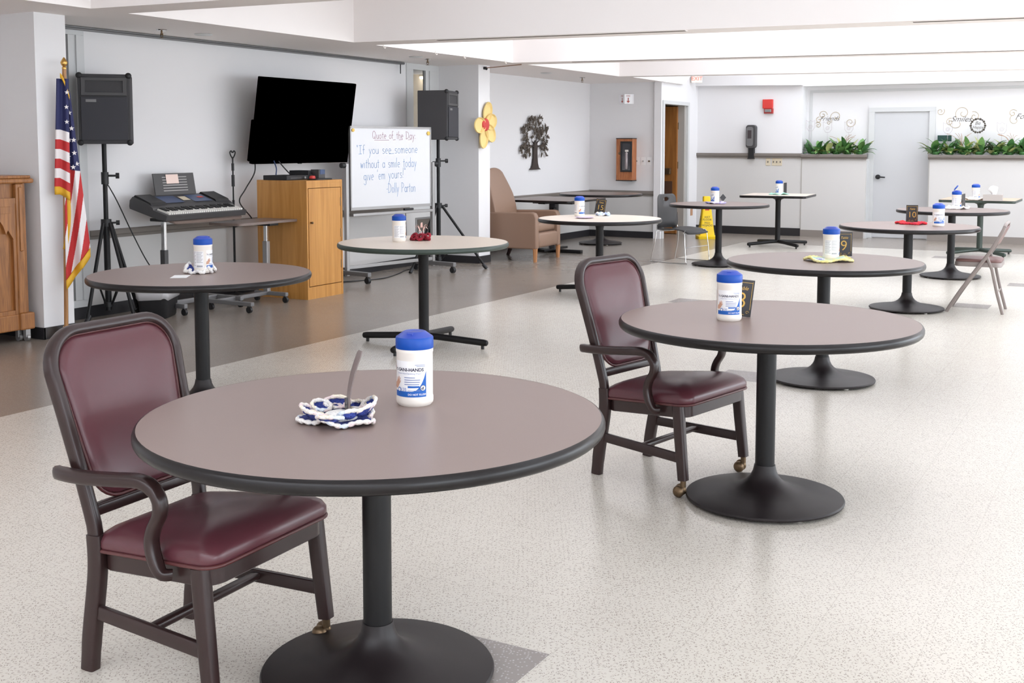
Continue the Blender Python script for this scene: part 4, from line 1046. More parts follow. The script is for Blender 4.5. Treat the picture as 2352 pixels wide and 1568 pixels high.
for ln_, (mk, txt, xa, ya, xb, yb, xh) in enumerate((('marker_red', 'Quote of the Day:', 520, 332, 1205, 330, 62), ('marker_blue', '"If you see someone', 285, 578, 1235, 548, 74), ('marker_blue', 'without a smile today', 340, 800, 1215, 768, 78), ('marker_blue', "give 'em yours!\"", 385, 995, 1040, 940, 82), ('marker_blue', '-Dolly Parton', 730, 1185, 1195, 1162, 80))):
    b = MB().m(M[mk]); write(b, txt, xa, ya, xb, yb, xh, .0048)
    if ln_ == 0:
        for a, e, y in ((550, 775, 358), (835, 875, 352), (930, 990, 350), (1075, 1130, 348)): underline(b, a, e, y)
    if ln_ == 1: underline(b, 770, 850, 572, 6)
    b.build('handwriting', None, WB, 0, fix=False)

# ------------------------------------------------------------------ loudspeakers and tripod stands
def tripod(label, loc, legs, zc, top, knobz, spread=.5):
    t = thing('speaker_stand', label, 'speaker stand', (*loc, 0), 0)
    B = M['black_metal']
    MB().cyl((0, 0, .12), (0, 0, top), .019, 16).build('pole', B, t)
    MB().cyl((0, 0, .07), (0, 0, zc+.02), .026, 16).build('lower_tube', B, t)
    MB().cyl((0, 0, zc-.03), (0, 0, zc+.03), .042, 18).build('collar', M['black'], t)
    MB().cyl((0, 0, .10), (0, 0, .14), .038, 18).build('collar', M['black'], t)
    MB().cyl((0, 0, knobz-.07), (0, 0, knobz+.03), .030, 16).build('clamp', M['black'], t)
    MB().cyl((.02, .02, knobz), (.065, .065, knobz), .009, 10).cyl((.06, .06, knobz), (.08, .08, knobz), .024, 12).build('knob', M['black'], t)
    MB().cyl((.02, .02, zc), (.06, .06, zc), .008, 10).cyl((.055, .055, zc), (.075, .075, zc), .020, 12).build('knob', M['black'], t)
    for a in legs:
        d = Vector((math.cos(R(a)), math.sin(R(a)), 0))
        lg = MB().cyl(d*.04+Vector((0, 0, zc)), d*spread+Vector((0, 0, .02)), .015, 12).build('leg', B, t)
        MB().cyl(d*(spread-.03)+Vector((0, 0, .055)), d*(spread+.012)+Vector((0, 0, .004)), .021, 12).build('rubber_foot', M['black'], lg)
        MB().cyl(d*.035+Vector((0, 0, .12)), d*(spread*.55)+Vector((0, 0, zc*.46)), .008, 8).build('brace', B, t)
    return t
def speaker(label, loc, rz):
    t = thing('loudspeaker', label, 'loudspeaker', loc, rz)   # front looks along +x
    w_, d_, h = .40, .36, .56
    MB().box2((-d_/2, -w_/2, 0), (d_/2, w_/2, h), .008).build('cabinet', M['charcoal'], t, 0)
    f = d_/2
    b = MB()   # horn plate: a frame stepping back to a dark mouth
    rl = [[(f+x, y, z) for y, z in ((-a, .385+q), (a, .385+q), (a, .385+.15-q), (-a, .385+.15-q))] for x, a, q in ((.001, .175, 0), (.012, .172, .004), (.010, .145, .028), (-.05, .125, .038))]
    b.rings(rl, False, False).build('horn', M['dkgrey'], t, 0)
    MB().box2((f-.055, -.126, .42), (f-.045, .126, .50)).build('horn_throat', M['black'], t, 0)
    MB().box2((f, -.178, .03), (f+.014, .178, .375), .005).build('grille', M['grille'], t, 0)
    MB().box2((f+.013, -.14, .335), (f+.017, -.06, .358), .001).build('badge', M['alu_paint'], t, 0)
    for y in (-1, 1):
        for z in (.0, h):
            MB().sphere((f-.012, y*(w_/2-.012), z+(.012 if z == 0 else -.012)), .026, 12).build('corner_guard', M['black'], t)
    return t
# left
tripod('black tripod stand under the loudspeaker beside the flag', (-7.58, 6.64), (-78, 78, 4), .80, 1.47, 1.19, .28)
speaker('black loudspeaker facing the room beside the flag', (-7.53, 6.63, 1.452), toward((-7.53, 6.63))-R(4))
tripod('black tripod stand under the loudspeaker by the right column', (-7.27, 11.23), (-92, 27, 147), .74, 1.53, 1.26, .55)
speaker('black loudspeaker turned side on near the right column', (-7.27, 11.23, 1.505), R(14))
cord('speaker_cable', 'thin black cable slanting from the left loudspeaker stand to the bin', [(-7.58, 6.62, 1.18), (-7.55, 6.72, 1.0), (-7.52, 6.85, .72), (-7.48, 6.98, .45), (-7.44, 7.12, .25), (-7.4, 7.2, .1)], .005)
cord('floor_cable', 'black cable lying on the dark floor behind the whiteboard', [(-7.62, 9.3, .006), (-7.35, 9.75, .006), (-7.25, 10.1, .006), (-7.35, 10.5, .006), (-7.5, 10.9, .006), (-7.55, 11.3, .006)], .006)
cord('hanging_cable', 'thin cord hanging below the whiteboard tray', [(-7.3, 10.60, .70), (-7.30, 10.61, .5), (-7.32, 10.64, .3)], .004)

# ------------------------------------------------------------------ flag
px0 = Vector((-7.085, 5.80, 0))
FL = thing('flag_on_pole', 'United States flag with gold fringe on a wooden pole by the left column', 'flag', px0, 0)
vd = Vector((px0.x, px0.y, 0)).normalized(); rt = Vector((-vd.y, vd.x, 0))*-1      # rt: viewer's right
top = Vector((.0, .0, 2.0))+rt*.045
MB().cyl((0, 0, .03), top, .0155, 14).build('pole', M['pole_wood'], FL)
MB().lathe([(0, 0), (.070, 0), (.073, .012), (.055, .03), (.03, .05), (.022, .09), (0, .09)], 28).build('stand', M['gold_metal'], FL, 40)
b = MB(); b.lathe([(0, 0), (.014, 0), (.018, .01), (.011, .02), (.022, .035), (.026, .05), (.018, .066), (.006, .085), (0, .09)], 16, tuple(top)); b.build('finial', M['gold_metal'], FL, 60)
def fl_pt(sx, z, dep): return top*(z/2.0)+rt*sx-vd*dep+Vector((0, 0, 0)) if False else Vector((0, 0, z))+rt*(sx+.045*z/2.0)-vd*dep
# front layer (left): canton over level stripes; back layer (right): long hanging stripes
def layerA(u, v):
    z = 1.93-.80*v-.07*v*max(0, u-.35); wdt = .085+.025*v
    return fl_pt(-.055-.02*v+wdt*u, z, .022+.012*math.sin(u*9+.6))
def matA(u, v):
    if v < .47: return M['flag_blue']
    k = int((v-.47)/.53*6.0); return M['flag_white'] if k % 2 == 0 else M['flag_red']
def layerB(u, v):
    zt = 1.90-.06*u; zb = .42+.24*u
    z = zt+(zb-zt)*v; x0 = -.012+.012*v; wdt = .050+.125*v
    return fl_pt(x0+wdt*u, z, .004+.022*math.sin(u*10+v*1.5)*(.3+.7*v)-.018*u)
def matB(u, v):
    if v < .50-.08*(1-u): return M['flag_blue']
    k = int((u*2.2+v*5.2)*1.25); return M['flag_red'] if k % 2 == 0 else M['flag_white']
o = MB().grid(layerA, 22, 90, matA).build('cloth_fold', None, FL, 70); o.modifiers.new('s', 'SOLIDIFY').thickness = .003
o = MB().grid(layerB, 70, 280, matB).build('cloth', None, FL, 70); o.modifiers.new('s', 'SOLIDIFY').thickness = .003
def fr(fn, u0, u1, n, v, ln_):
    b = MB(); b.grid(lambda u, w_: Vector(fn(u0+(u1-u0)*u, v))+Vector((0, 0, -ln_*w_))-vd*.004, n, 2); o = b.build('fringe', M['fringe'], FL, 70); o.modifiers.new('s', 'SOLIDIFY').thickness = .006
fr(layerA, 0, 1, 22, .99, .06); fr(layerB, 0, 1, 30, .99, .07)
b = MB(); b.grid(lambda u, w_: fl_pt(-.03+.045*u+.02*u*u, 1.955-.16*u*u-.02+.035*w_, .03), 10, 2)
o = b.build('fringe', M['fringe'], FL, 70); o.modifiers.new('s', 'SOLIDIFY').thickness = .006
b = MB(); b.grid(lambda u, w_: fl_pt(.0+.03*w_+.035*u*(1-u)*2-.02*u, 1.09-.42*u, .014), 12, 2); o = b.build('fringe', M['fringe'], FL, 70); o.modifiers.new('s', 'SOLIDIFY').thickness = .006
b = MB()
def star(u, v, fn, s_):
    c0 = Vector(fn(u, v))-vd*.008
    vs = []
    for i in range(10):
        a = PI/2+i*PI/5; r_ = s_ if i % 2 == 0 else s_*.42
        vs.append(b.bm.verts.new(c0+rt*(r_*math.cos(a))+Vector((0, 0, r_*math.sin(a)))))
    b.face(vs)
for u, v in ((.55, .06), (.62, .14), (.72, .23), (.45, .29), (.80, .30), (.32, .38), (.75, .375), (.85, .445), (.60, .45)): star(u, v, layerB, .020)
for u, v in ((.85, .12), (.8, .25), (.82, .38)): star(u, v, layerA, .018)
b.build('stars', M['flag_white'], FL, 0, fix=False)

# ------------------------------------------------------------------ carved oak stand at far left
t = thing('lectern_cabinet', 'carved oak cabinet on casters at the left edge of the photo', 'cabinet', (-7.221, 5.60, 0), 0)
OD = M['oak_dark']
MB().box2((-.55, -1.25, .11), (-.02, .0, 1.17)).build('body', OD, t, 0)
MB().box2((-.57, -1.27, 1.165), (.03, .045, 1.20), .012).box2((-.56, -1.26, 1.20), (.015, .03, 1.222), .008).build('top', OD, t, 0)
MB().box2((-.57, -1.27, .09), (.015, .0, .21), .01).build('plinth', OD, t, 0)
MB().box2((-.02, -.105, .21), (.018, -.035, 1.165), .01).box2((.0, -.085, 1.02-.35), (.028, -.055, 1.14), .008).box2((-.05, -.11, .09), (.035, .012, .215), .012).build('corner_post', OD, t, 0)
b = MB(); b.box2((-.02, -1.2, .21), (.004, -.105, .24)); b.box2((-.02, -1.2, 1.02), (.010, -.105, 1.06)); b.box2((-.02, -.13, .21), (.006, -.105, 1.06)); b.box2((-.02, -.65, .21), (.006, -.6, 1.06))
b.build('panel_frame', OD, t, 0)
# gothic spandrel at the panel head
T3 = Matrix(((0, 0, 1, 0), (1, 0, 0, 0), (0, 1, 0, 0), (0, 0, 0, 1)))
sp = [(-.13, 1.02), (-.60, 1.02), (-.60, 1.0), (-.40, .985), (-.33, .955), (-.30, .90), (-.265, .915), (-.24, .90), (-.215, .865), (-.19, .80), (-.175, .83), (-.155, .80), (-.13, .76)]
MB().prism(sp, -.02, .010, T3).build('carved_spandrel', OD, t, 0)
MB().box2((.008, -.24, .95), (.014, -.15, 1.0), .002).box2((.008, -.40, .985), (.013, -.27, 1.005), .002).build('carved_boss', OD, t, 0)
for y in (-.06, -1.2): MB().cyl((-.06, y-.012, .028), (-.06, y+.012, .028), .028, 16).box2((-.075, y-.02, .03), (-.045, y+.02, .095)).build('caster', M['alu'], t)
for y in (-.03,): MB().cyl((-.012, y-.012, .026), (-.012, y+.012, .026), .026, 16).box2((-.028, y-.02, .03), (.004, y+.02, .095)).build('caster', M['alu'], t)

# ------------------------------------------------------------------ overbed tables, keyboard, microphone stand, bin
def overbed(label, loc, rz, postz0, topz, hx, hy, offx, tilt=0):
    t = thing('overbed_table', label, 'table', (*loc, 0), rz)
    TT = Matrix.Translation((offx[0], offx[1], topz)) @ rotm('Y', tilt)
    MB().prism(rrect(hx, hy, .05), -.022, 0, TT).build('tabletop', M['dark_lam'], t, 30)
    MB().box2((-.028, -.022, .08), (.028, .022, postz0), .005).build('lower_post', M['dkgrey'] if postz0 < .6 and tilt else M['alu'], t, 0)
    MB().box2((-.020, -.015, postz0-.02), (.020, .015, topz-.03), .004).build('post', M['chrome'], t, 0)
    MB().box2((-.10, -.06, topz-.05), (.10, .06, topz-.024), .005).build('bracket', M['black'], t, 0)
    return t
t = overbed('low wheeled table carrying the electronic keyboard', (-7.36, 7.06), 0, .55, .845, .20, .42, (.0, .36), R(13))
for y in (-.0, .0):
    pass
MB().box2((-.02, .0, .06), (.02, .62, .10), .006).box2((-.28, .60, .06), (.30, .64, .10), .006).box2((-.22, -.02, .06), (.24, .02, .10), .006).build('base_frame', M['alu_paint'], t, 0)
for x, y in ((-.2, 0), (.22, 0), (-.26, .62), (.28, .62)): MB().cyl((x, y-.012, .028), (x, y+.012, .028), .028, 16).box2((x-.012, y-.014, .03), (x+.012, y+.014, .065)).build('caster', M['black'], t)
t = overbed('brown topped wheeled bed table in front of the oak cabinet', (-7.14, 8.10), 0, .56, .755, .20, .40, (-.03, -.12))
MB().box2((-.02, -.66, .06), (.02, .0, .095), .006).box2((-.09, -.68, .06), (.42, -.64, .095), .006).box2((-.14, -.02, .06), (.24, .02, .095), .006).build('base_frame', M['alu_paint'], t, 0)
for x, y in ((-.06, -.66), (.38, -.66), (-.12, 0), (.22, 0)): MB().cyl((x, y-.012, .028), (x, y+.012, .028), .028, 16).box2((x-.012, y-.014, .03), (x+.012, y+.014, .065)).build('caster', M['black'], t)

KB = thing('electronic_keyboard', 'black electronic piano keyboard with music rest, on a wheeled table', 'keyboard', (-7.39, 7.40, .905), R(2)); KB.rotation_euler[1] = R(14)
# local: +x to the player's side (room), y along
Tk = Matrix(((1, 0, 0, 0), (0, 0, 1, 0), (0, 1, 0, 0), (0, 0, 0, 1)))
MB().prism([(-.21, -.03), (-.20, -.05), (.12, -.055), (.215, -.045), (.22, .0), (.205, .005), (.06, .008), (.05, .024), (-.02, .045), (-.19, .058), (-.215, .02)], -.50, .50, Tk).build('body', M['dkgrey'], KB, 30)
for s in (1, -1): MB().prism([(-.20, .05), (.02, .035), (.0, .055), (-.18, .074)], s*.31, s*.485, Tk).build('speaker_grille', M['black'], KB, 30)
b = MB().m(M['keys_white']); b.box2((.065, -.46, .004), (.202, .46, .019))
b.m(M['black'])
for i in range(1, 36):
    y = -.46+.92*i/36; b.box2((.199, y-.0012, .005), (.2035, y+.0012, .0195))
for i in range(35):
    if i % 7 in (0, 1, 3, 4, 5): y = -.46+.92*(i+1)/36; b.box2((.066, y-.007, .018), (.148, y+.007, .029))
b.build('keys', None, KB, 0)
b = MB().m(M['kb_blue'])
for y0, y1 in ((-.29, -.07), (.06, .28)): b.grid(lambda u, v: (-.15+.15*u, y0+(y1-y0)*v, .0600-.0150*u), 1, 1)
b.m(M['ivory']).grid(lambda u, v: (-.12+.08*u, -.045+.09*v, .0595-.010*u), 1, 1); b.m(M['ext_red']).grid(lambda u, v: (-.10+.03*u, .17+.07*v, .0600-.004*u), 1, 1)
b.build('control_panel', None, KB, 0, fix=False)
ms = MB().box((0, 0, .10), (.012, .50, .20), .003, Matrix.Translation((-.20, .03, .045)) @ rotm('Y', R(-24))).build('music_rest', M['dkgrey'], KB, 0)
b = MB()
for k in range(6): b.box((.008, 0, .045+.024*k), (.003, .30, .007), 0, Matrix.Translation((-.20, .03, .045)) @ rotm('Y', R(-24)))
b.build('slot', M['alu'], ms, 0)
KM = Matrix.Translation(KB.location) @ KB.rotation_euler.to_matrix().to_4x4() @ Matrix.Translation((-.20, .03, .045)) @ rotm('Y', R(-24)) @ Matrix.Translation((.0115, -.03, .148))
o = tag(MB().box((0, 0, 0), (.001, .15, .082), 0).build('paper_note', M['paper_pink'], None, 0), 'pale pink note stuck on the keyboard music rest', 'paper'); o.matrix_world = KM; o.location = KM.translation; o.rotation_euler = KM.to_euler()
t = thing('microphone_stand', 'thin black microphone stand behind the keyboard', 'microphone stand', (-7.66, 8.24, 0), 0)
MB().cyl((0, 0, .02), (0, 0, .92), .011, 12).build('lower_tube', M['black_metal'], t); MB().cyl((0, 0, .9), (0, 0, 1.33), .007, 10).build('pole', M['black_metal'], t)
MB().cyl((0, 0, 1.05), (0, 0, 1.16), .015, 12).cyl((0, 0, 1.20), (0, 0, 1.27), .013, 12).build('clutch', M['black'], t)
MB().lathe([(0, 0), (.09, 0), (.09, .015), (.02, .035), (0, .035)], 28).build('base', M['black_metal'], t)
for s in (1, -1): MB().tube(crom([(0, .006*s, 1.32), (0, .028*s, 1.35), (0, .035*s, 1.375), (0, .018*s, 1.388), (0, .004*s, 1.37)], 5), .006, 8).build('clip', M['black'], t)
t = thing('waste_bin', 'black waste bin with a clear liner under the left table edge', 'waste bin', (-7.30, 6.92, 0), R(-62))
MB().rings([[(x, y, z) for x, y in rrect(a, a*.72, .05, 6)] for a, z in ((.150, 0), (.158, .01), (.185, .22), (.178, .22), (.15, .02))], True, True).build('bin', M['black'], t, 40)
b = MB(); b.rings([[(x*k, y*k, z+.010*math.sin(i*.9)) for i, (x, y) in enumerate(rrect(.187, .135, .05, 6))] for k, z in ((1.02, .165), (1.03, .225), (.99, .235), (.9, .20))], False, False)
o = b.build('liner', M['liner'], t, 60); o.modifiers.new('s', 'SOLIDIFY').thickness = .002

# ------------------------------------------------------------------ wall hangings and fittings
# paper flower on the right column
t = thing('wall_flower', 'yellow five petal flower with a red centre on the right column', 'wall decoration', (-7.158, 12.06, 1.69), 0)
pet = [(64, .205), (14, .185), (-40, .19), (-106, .20), (184, .18)]
for i, (a, rd) in enumerate(pet):
    d = Vector((0, math.cos(R(a)), math.sin(R(a)))); s = Vector((0, -d.z, d.y)); c0 = d*rd*.82
    L_, W_ = .135, .098
    rl = []
    for k, x in ((1, .020), (.97, .034), (.92, .034), (.82, .014), (.6, .010), (.1, .010)):
        rl.append([c0+d*L_*k*math.cos(q)+s*W_*k*math.sin(q)+Vector((x+.006*i, 0, 0)) for q in [2*PI*j/32 for j in range(32)]])
    MB().rings(rl, False, True).build('petal', M['petal'], t, 50)
MB().lathe([(0, .06), (.06, .057), (.075, .048), (.078, .03), (0, .03)], 32, T=Matrix(((0, 0, 1, 0), (0, 1, 0, 0), (1, 0, 0, 0), (0, 0, 0, 1)))).build('centre', M['petal_red'], t, 50)
MB().box2((0, -.05, -.05), (.03, .05, .05)).build('backing', M['petal'], t, 0)
# metal tree
t = thing('wall_tree', 'dark metal tree sculpture on the wall above the recliner', 'wall sculpture', (-7.835, 14.66, 1.09), 0)
rnd = random.Random(11)
tb_ = MB(); lfb = MB()
def leafy(p, a, s_=.045):
    d = Vector((0, math.cos(a), math.sin(a))); q = Vector((0, -d.z, d.y)); w_ = s_*.26
    x = rnd.uniform(.004, .016)
    o_ = Vector((x, 0, 0))
    pts = [p, p+d*s_*.4+q*w_, p+d*s_, p+d*s_*.4-q*w_]
    v = [lfb.bm.verts.new(w_p+o_) for w_p in pts]; v2 = [lfb.bm.verts.new(w_p+o_+Vector((.004, 0, 0))) for w_p in pts]
    lfb.face(v2); lfb.face(list(reversed(v)))
    for i in range(4): lfb.face([v[i], v[(i+1) % 4], v2[(i+1) % 4], v2[i]])
# trunk
tr = [(-.16, 0), (.16, 0), (.10, .03), (.07, .09), (.058, .17), (.055, .27), (.062, .33), (.06, .36), (-.05, .36), (-.05, .27), (-.055, .17), (-.075, .08), (-.11, .03)]
MB().prism(tr, .0, .022, Matrix(((0, 0, 1, 0), (1, 0, 0, 0), (0, 1, 0, 0), (0, 0, 0, 1)))).build('trunk', M['bronze'], t, 0)
nodes = [(Vector((.012, 0, .34)), .5)]
for y, z in ((-.02, .42), (.03, .43), (-.10, .40), (.11, .41), (-.20, .375), (.21, .38), (-.30, .355), (.31, .35)): nodes.append((Vector((.012, y, z)), .4))
for y, z in ((-.10, .40), (.11, .41), (-.30, .355), (.31, .35), (-.02, .42), (.03, .43)):
    tb_.tube(crom([Vector((.012, y*.2, .33)), Vector((.012, y*.55, .33+(z-.33)*.8)), Vector((.012, y, z))], 4), .014, 6, scales=[1-.55*q/8 for q in range(9)])
targets = []
while len(targets) < 95:
    y, z = rnd.uniform(-.44, .44), rnd.uniform(.18, .80)
    if (y/.40)**2+((z-.50)/.30)**2 < 1 and z > .40 or (.16 < abs(y) < .44 and .20 < z < .42): targets.append((y, z))
targets.sort(key=lambda q: abs(q[0])*.7+abs(q[1]-.38))
for y, z in targets:
    q = Vector((rnd.uniform(.006, .020), y, z)); p, th_ = min(nodes, key=lambda n_: (n_[0]-q).length)
    mid = (p+q)/2+Vector((0, rnd.uniform(-.015, .015), rnd.uniform(0, .02)))
    ps = crom([p, mid, q], 4); tb_.tube(ps, .0075*max(.45, th_+.35), 5, scales=[1-.4*k/8 for k in range(9)])
    nodes.append((q, th_*.8)); d = q-p; a = math.atan2(d.z, d.y)
    if z < .42 and abs(y) > .2: a = -PI/2+rnd.uniform(-.5, .5)
    for k in range(7): leafy(ps[rnd.randint(3, 8)]+Vector((0, rnd.uniform(-.012, .012), rnd.uniform(-.012, .012))), a+rnd.uniform(-1.2, 1.2), rnd.uniform(.035, .058))
tb_.build('branches', M['bronze'], t, 60); lfb.build('leaves', mat('bronze_leaf', (86, 76, 66), .5, metal=.3, noise_amt=.4, noise_scale=30), t, 0)
# extinguisher cabinet
t = thing('extinguisher_cabinet', 'oak fire extinguisher cabinet with a glass door on the wall', 'fire cabinet', (-7.18, 16.55, 1.22), 0)
b = MB(); b.box2((-.137, -.165, -.325), (.137, -.0, .325), .006); b.build('cabinet_box', M['oak_red'], t, 0)
MB().box2((-.141, -.17, .318), (.141, 0, .332), .004).box2((-.141, -.17, -.332), (.141, 0, -.318), .004).build('edge_strip', M['black'], t, 0)
b = MB()
for a, c in (((-.06, -.182, -.19), (.132, -.165, -.165)), ((-.06, -.182, .255), (.132, -.165, .28)), ((-.06, -.182, -.164), (-.035, -.165, .254)), ((.107, -.182, -.164), (.132, -.165, .254))): b.box2(a, c, .003)
dr = b.build('door', M['black'], t, 0)
MB().box2((-.035, -.170, -.165), (.107, -.166, .255)).build('pane', mat('dark_cabinet_glass', (70, 70, 74), .08, spec=.8), dr, 0)
MB().lathe([(0, 0), (.022, 0), (.026, .01), (.022, .24), (.012, .27), (0, .275)], 20, (.04, -.173, -.15)).build('extinguisher', mat('steel_cylinder', (150, 140, 140), .3, metal=.6), t, 40)
MB().box2((.02, -.186, .12), (.075, -.172, .15), .003).box2((.02, -.184, .03), (.06, -.176, .10), .002).build('valve', M['white_plastic'], t, 0)
MB().sphere((-.075, -.18, .095), .018, 12).build('knob', M['brass'], t)
# fire sign
t = thing('fire_sign', 'white projecting FIRE extinguisher sign with red arrow above the cabinet', 'sign', (-7.225, 16.55, 2.155), 0)
pts = [(-.12, 0), (.0, -.09), (.12, 0)]
b = MB(); T4 = Matrix.Identity(4)
b.prism([(-.13, 0), (-.10, -.02), (.015, -.10), (.10, -.015), (.125, 0)], -.075, .075).build('panel', M['label_white'], t, 0)
p = MB().m(mat('sign_red_brown', (164, 66, 50), .5))
def fA(x, y):
    a = Vector((-.10, -.02)); c = Vector((.015, -.10)); q = a+(c-a)*((x+.07)/.14); nn = Vector((-(c-a).y, (c-a).x)).normalized()*-.001; return (q.x-abs(nn.x), q.y-abs(nn.y), y)
def fB(x, y):
    a = Vector((.015, -.10)); c = Vector((.10, -.015)); q = a+(c-a)*((x+.06)/.12); return (q.x+.001, q.y-.001, y)
for fn, sz in ((fA, .040), (fB, .036)):
    add_text(p, 'FIRE', sz, fn, 0, .045)
    p.face([p.bm.verts.new(Vector(fn(x, y))) for x, y in ((-.008, .02), (.008, .02), (.008, -.03), (-.008, -.03))])
    p.face([p.bm.verts.new(Vector(fn(x, y))) for x, y in ((-.03, -.03), (.03, -.03), (0, -.062))])
p.build('lettering', None, t, 0, fix=False)
# switches
def plate(label, loc, w_, h, m_, n, kind='toggle', group=None):
    t = thing('light_switch', label, 'light switch', loc, 0, group)
    MB().box2((-w_/2, -.006, -h/2), (w_/2, 0, h/2), .002).build('plate', m_, t, 0)
    for i in range(n):
        x = -w_/2+w_*(i+.5)/n
        if kind == 'toggle': MB().box2((x-.006, -.018, -.012), (x+.006, -.004, .012), .002).build('toggle', M['alu'] if m_ is M['white_plate'] else M['dkgrey'], t, 0)
        else: MB().cyl((x, -.006, 0), (x, -.02, 0), .014, 16).build('knob', M['brass'], t)
G1 = 'plates beside the extinguisher cabinet'
plate('white switch plate nearest the extinguisher cabinet', (-7.035, 16.55, 1.195), .075, .12, M['white_plate'], 1, group=G1)
plate('white switch plate, middle of the three by the cabinet', (-6.93, 16.55, 1.195), .075, .12, M['white_plate'], 1, group=G1)
plate('white plate with a round dimmer knob', (-6.828, 16.55, 1.195), .075, .12, M['white_plate'], 1, 'dial', group=G1)
plate('single ivory switch plate below the far chair rail', (-5.42, 18.1, 1.175), .075, .118, M['ivory'], 1)
plate('wide ivory plate of three switches below the far chair rail', (-5.275, 18.1, 1.175), .165, .118, M['ivory'], 3)
# fire alarm
t = thing('fire_alarm', 'red fire alarm with a clear strobe high on the far wall', 'fire alarm', (-5.43, 18.1, 2.06), 0)
MB().box2((-.085, -.055, -.035), (.08, 0, .11), .008).build('horn', M['red'], t, 0)
MB().box2((-.06, -.05, -.115), (.085, 0, -.035), .005).build('strobe_base', mat('alarm_dark_red', (170, 50, 46), .45), t, 0)
MB().box2((-.045, -.065, -.095), (.06, -.05, -.048), .006).build('strobe_lens', M['alu'], t, 0)
# soap dispenser
t = thing('soap_dispenser', 'black and grey soap dispenser on the far wall above the rail', 'dispenser', (-5.69, 18.1, 1.58), 0)
MB().rings([[(x*k, -y_, z) for x, z in rrect(.083, .185, .045, 6)] for k, y_ in ((1, 0), (1, .06), (.92, .09))], True).build('housing', M['dkgrey'], t, 40)
MB().rings([[(-.012+x*k, -y_, z) for x, z in rrect(.058, .155, .04, 6)] for k, y_ in ((1, .085), (.96, .10))], False).build('front_cover', M['alu_paint'], t, 40)
MB().box2((-.045, -.105, -.03), (.02, -.098, .10), .003).build('window', mat('smoked_window', (70, 62, 64), .2), t, 0)
MB().prism([(-.04, -.185), (.05, -.185), (.05, -.36), (-.055, -.36), (-.04, -.33)], -.07, 0, Matrix(((1, 0, 0, 0), (0, 0, 1, 0), (0, 1, 0, 0), (0, 0, 0, 1)))).build('nozzle', M['black'], t, 0)
# exit sign
t = thing('exit_sign', 'white EXIT sign with red letters in the ceiling notch', 'exit sign', (-6.52, 17.76, 2.505), R(30)); t.scale = (.8, .8, .8)
MB().box2((-.11, -.03, -.075), (.11, .03, .115), .006).build('housing', M['white_plastic'], t, 0)
p = MB(); add_text(p, 'EXIT', .11, lambda x, y: (x, -.0315, y), 0, .005); p.build('lettering', M['exit_red'], t, 0, fix=False)
MB().cyl((0, 0, .11), (0, 0, .9), .012, 10).build('stem', M['white_plastic'], t)
# small tan notice by the open door
tag(MB().box2((-.005, -.05, -.055), (.0, .05, .055), .001).build('wall_plate', mat('tan_plate', (184, 140, 108), .6), None, 0, loc=(DX+.006, 17.86, .345)), 'small tan plate low on the wall beside the open door', 'wall plate')
# wall vent behind the whiteboard
t = thing('wall_vent', 'framed brown vent low on the wall behind the whiteboard', 'vent', (LW+.0, 11.63, .47), 0)
MB().box2((0, -.17, -.10), (.012, .17, .10), .003).build('vent_frame', M['alu'], t, 0); MB().box2((.008, -.145, -.078), (.015, .145, .078)).build('louvres', M['vent'], t, 0)
# ceiling fittings
def sprinkler(label, x, y):
    t = thing('sprinkler_head', label, 'sprinkler', (x, y, SZ), 0, 'sprinklers under the soffit')
    MB().lathe([(0, 0), (.045, 0), (.04, -.008), (.012, -.014), (0, -.014)], 20).build('escutcheon', M['chrome'], t, 40)
    MB().cyl((0, 0, -.01), (0, 0, -.045), .008, 10).tube([(-.014, 0, -.03), (-.012, 0, -.055), (0, 0, -.068), (.012, 0, -.055), (.014, 0, -.03)], .003, 6).lathe([(0, -.068), (.02, -.068), (.02, -.071), (0, -.071)], 14).build('head', M['brass'], t)
sprinkler('sprinkler head above the left loudspeaker', -7.335, 7.07); sprinkler('sprinkler head above the right loudspeaker', -7.19, 10.90); sprinkler('sprinkler head above the metal tree', -7.23, 14.98)
for x, y, lb in ((-7.30, 7.52, 'flat white ceiling disc right of the leftmost sprinkler'), (-7.126, 10.57, 'flat white ceiling disc left of the middle sprinkler'), (-7.176, 13.76, 'flat white ceiling disc above the wall tree')):
    tag(MB().lathe([(0, 0), (.075, 0), (.08, -.004), (.07, -.012), (0, -.014)], 28).build('ceiling_disc', M['frame_paint'], None, 40, loc=(x, y, SZ)), lb, 'ceiling disc', 'round discs on the soffit')
t = thing('curtain_track', 'long grey track along the top of the left wall', 'track', (LW, 8.9, 2.40), 0)
MB().box2((.0, -2.55, -.022), (.055, 2.28, 0.008), .003).build('rail', M['alu_paint'], t, 0)
MB().box2((.05, -2.55, -.012), (.058, 2.28, -.004)).build('groove', M['dkgrey'], t, 0)
MB().cyl((.05, 2.20, -.01), (.05, 2.20, -.13), .006, 8).build('cord_end', M['black'], t)
t = thing('ceiling_rod', 'thin brown rod reaching from the right column to the ceiling beam', 'rod', (0, 0, 0))
MB().cyl((-7.14, 12.10, 2.375), (-6.60, 12.02, 2.395), .006, 8).build('rod', mat('brown_rod', (150, 120, 100), .5), t); MB().cyl((-7.165, 12.10, 2.375), (-7.13, 12.10, 2.375), .018, 12).sphere((-7.13, 12.10, 2.365), .016, 10).build('end_cap', M['black'], t)
for y, lb in ((9.29, 'tiny white hook at the soffit edge, first right of the second beam'), (10.22, 'tiny white hook at the soffit edge, above the right side window'), (10.79, 'tiny white hook at the soffit edge left of the right column'), (11.70, 'tiny white hook at the soffit edge above the yellow flower')):
    tag(MB().tube(crom([(0, 0, .02), (.006, 0, -.012), (.006, .02, -.022), (.006, .028, -.008)], 5), .004, 6).build('ceiling_hook', M['white_plastic'], None, 60, loc=(CX+.004, y, SZ)), lb, 'hook', 'hooks on the coffer edge')

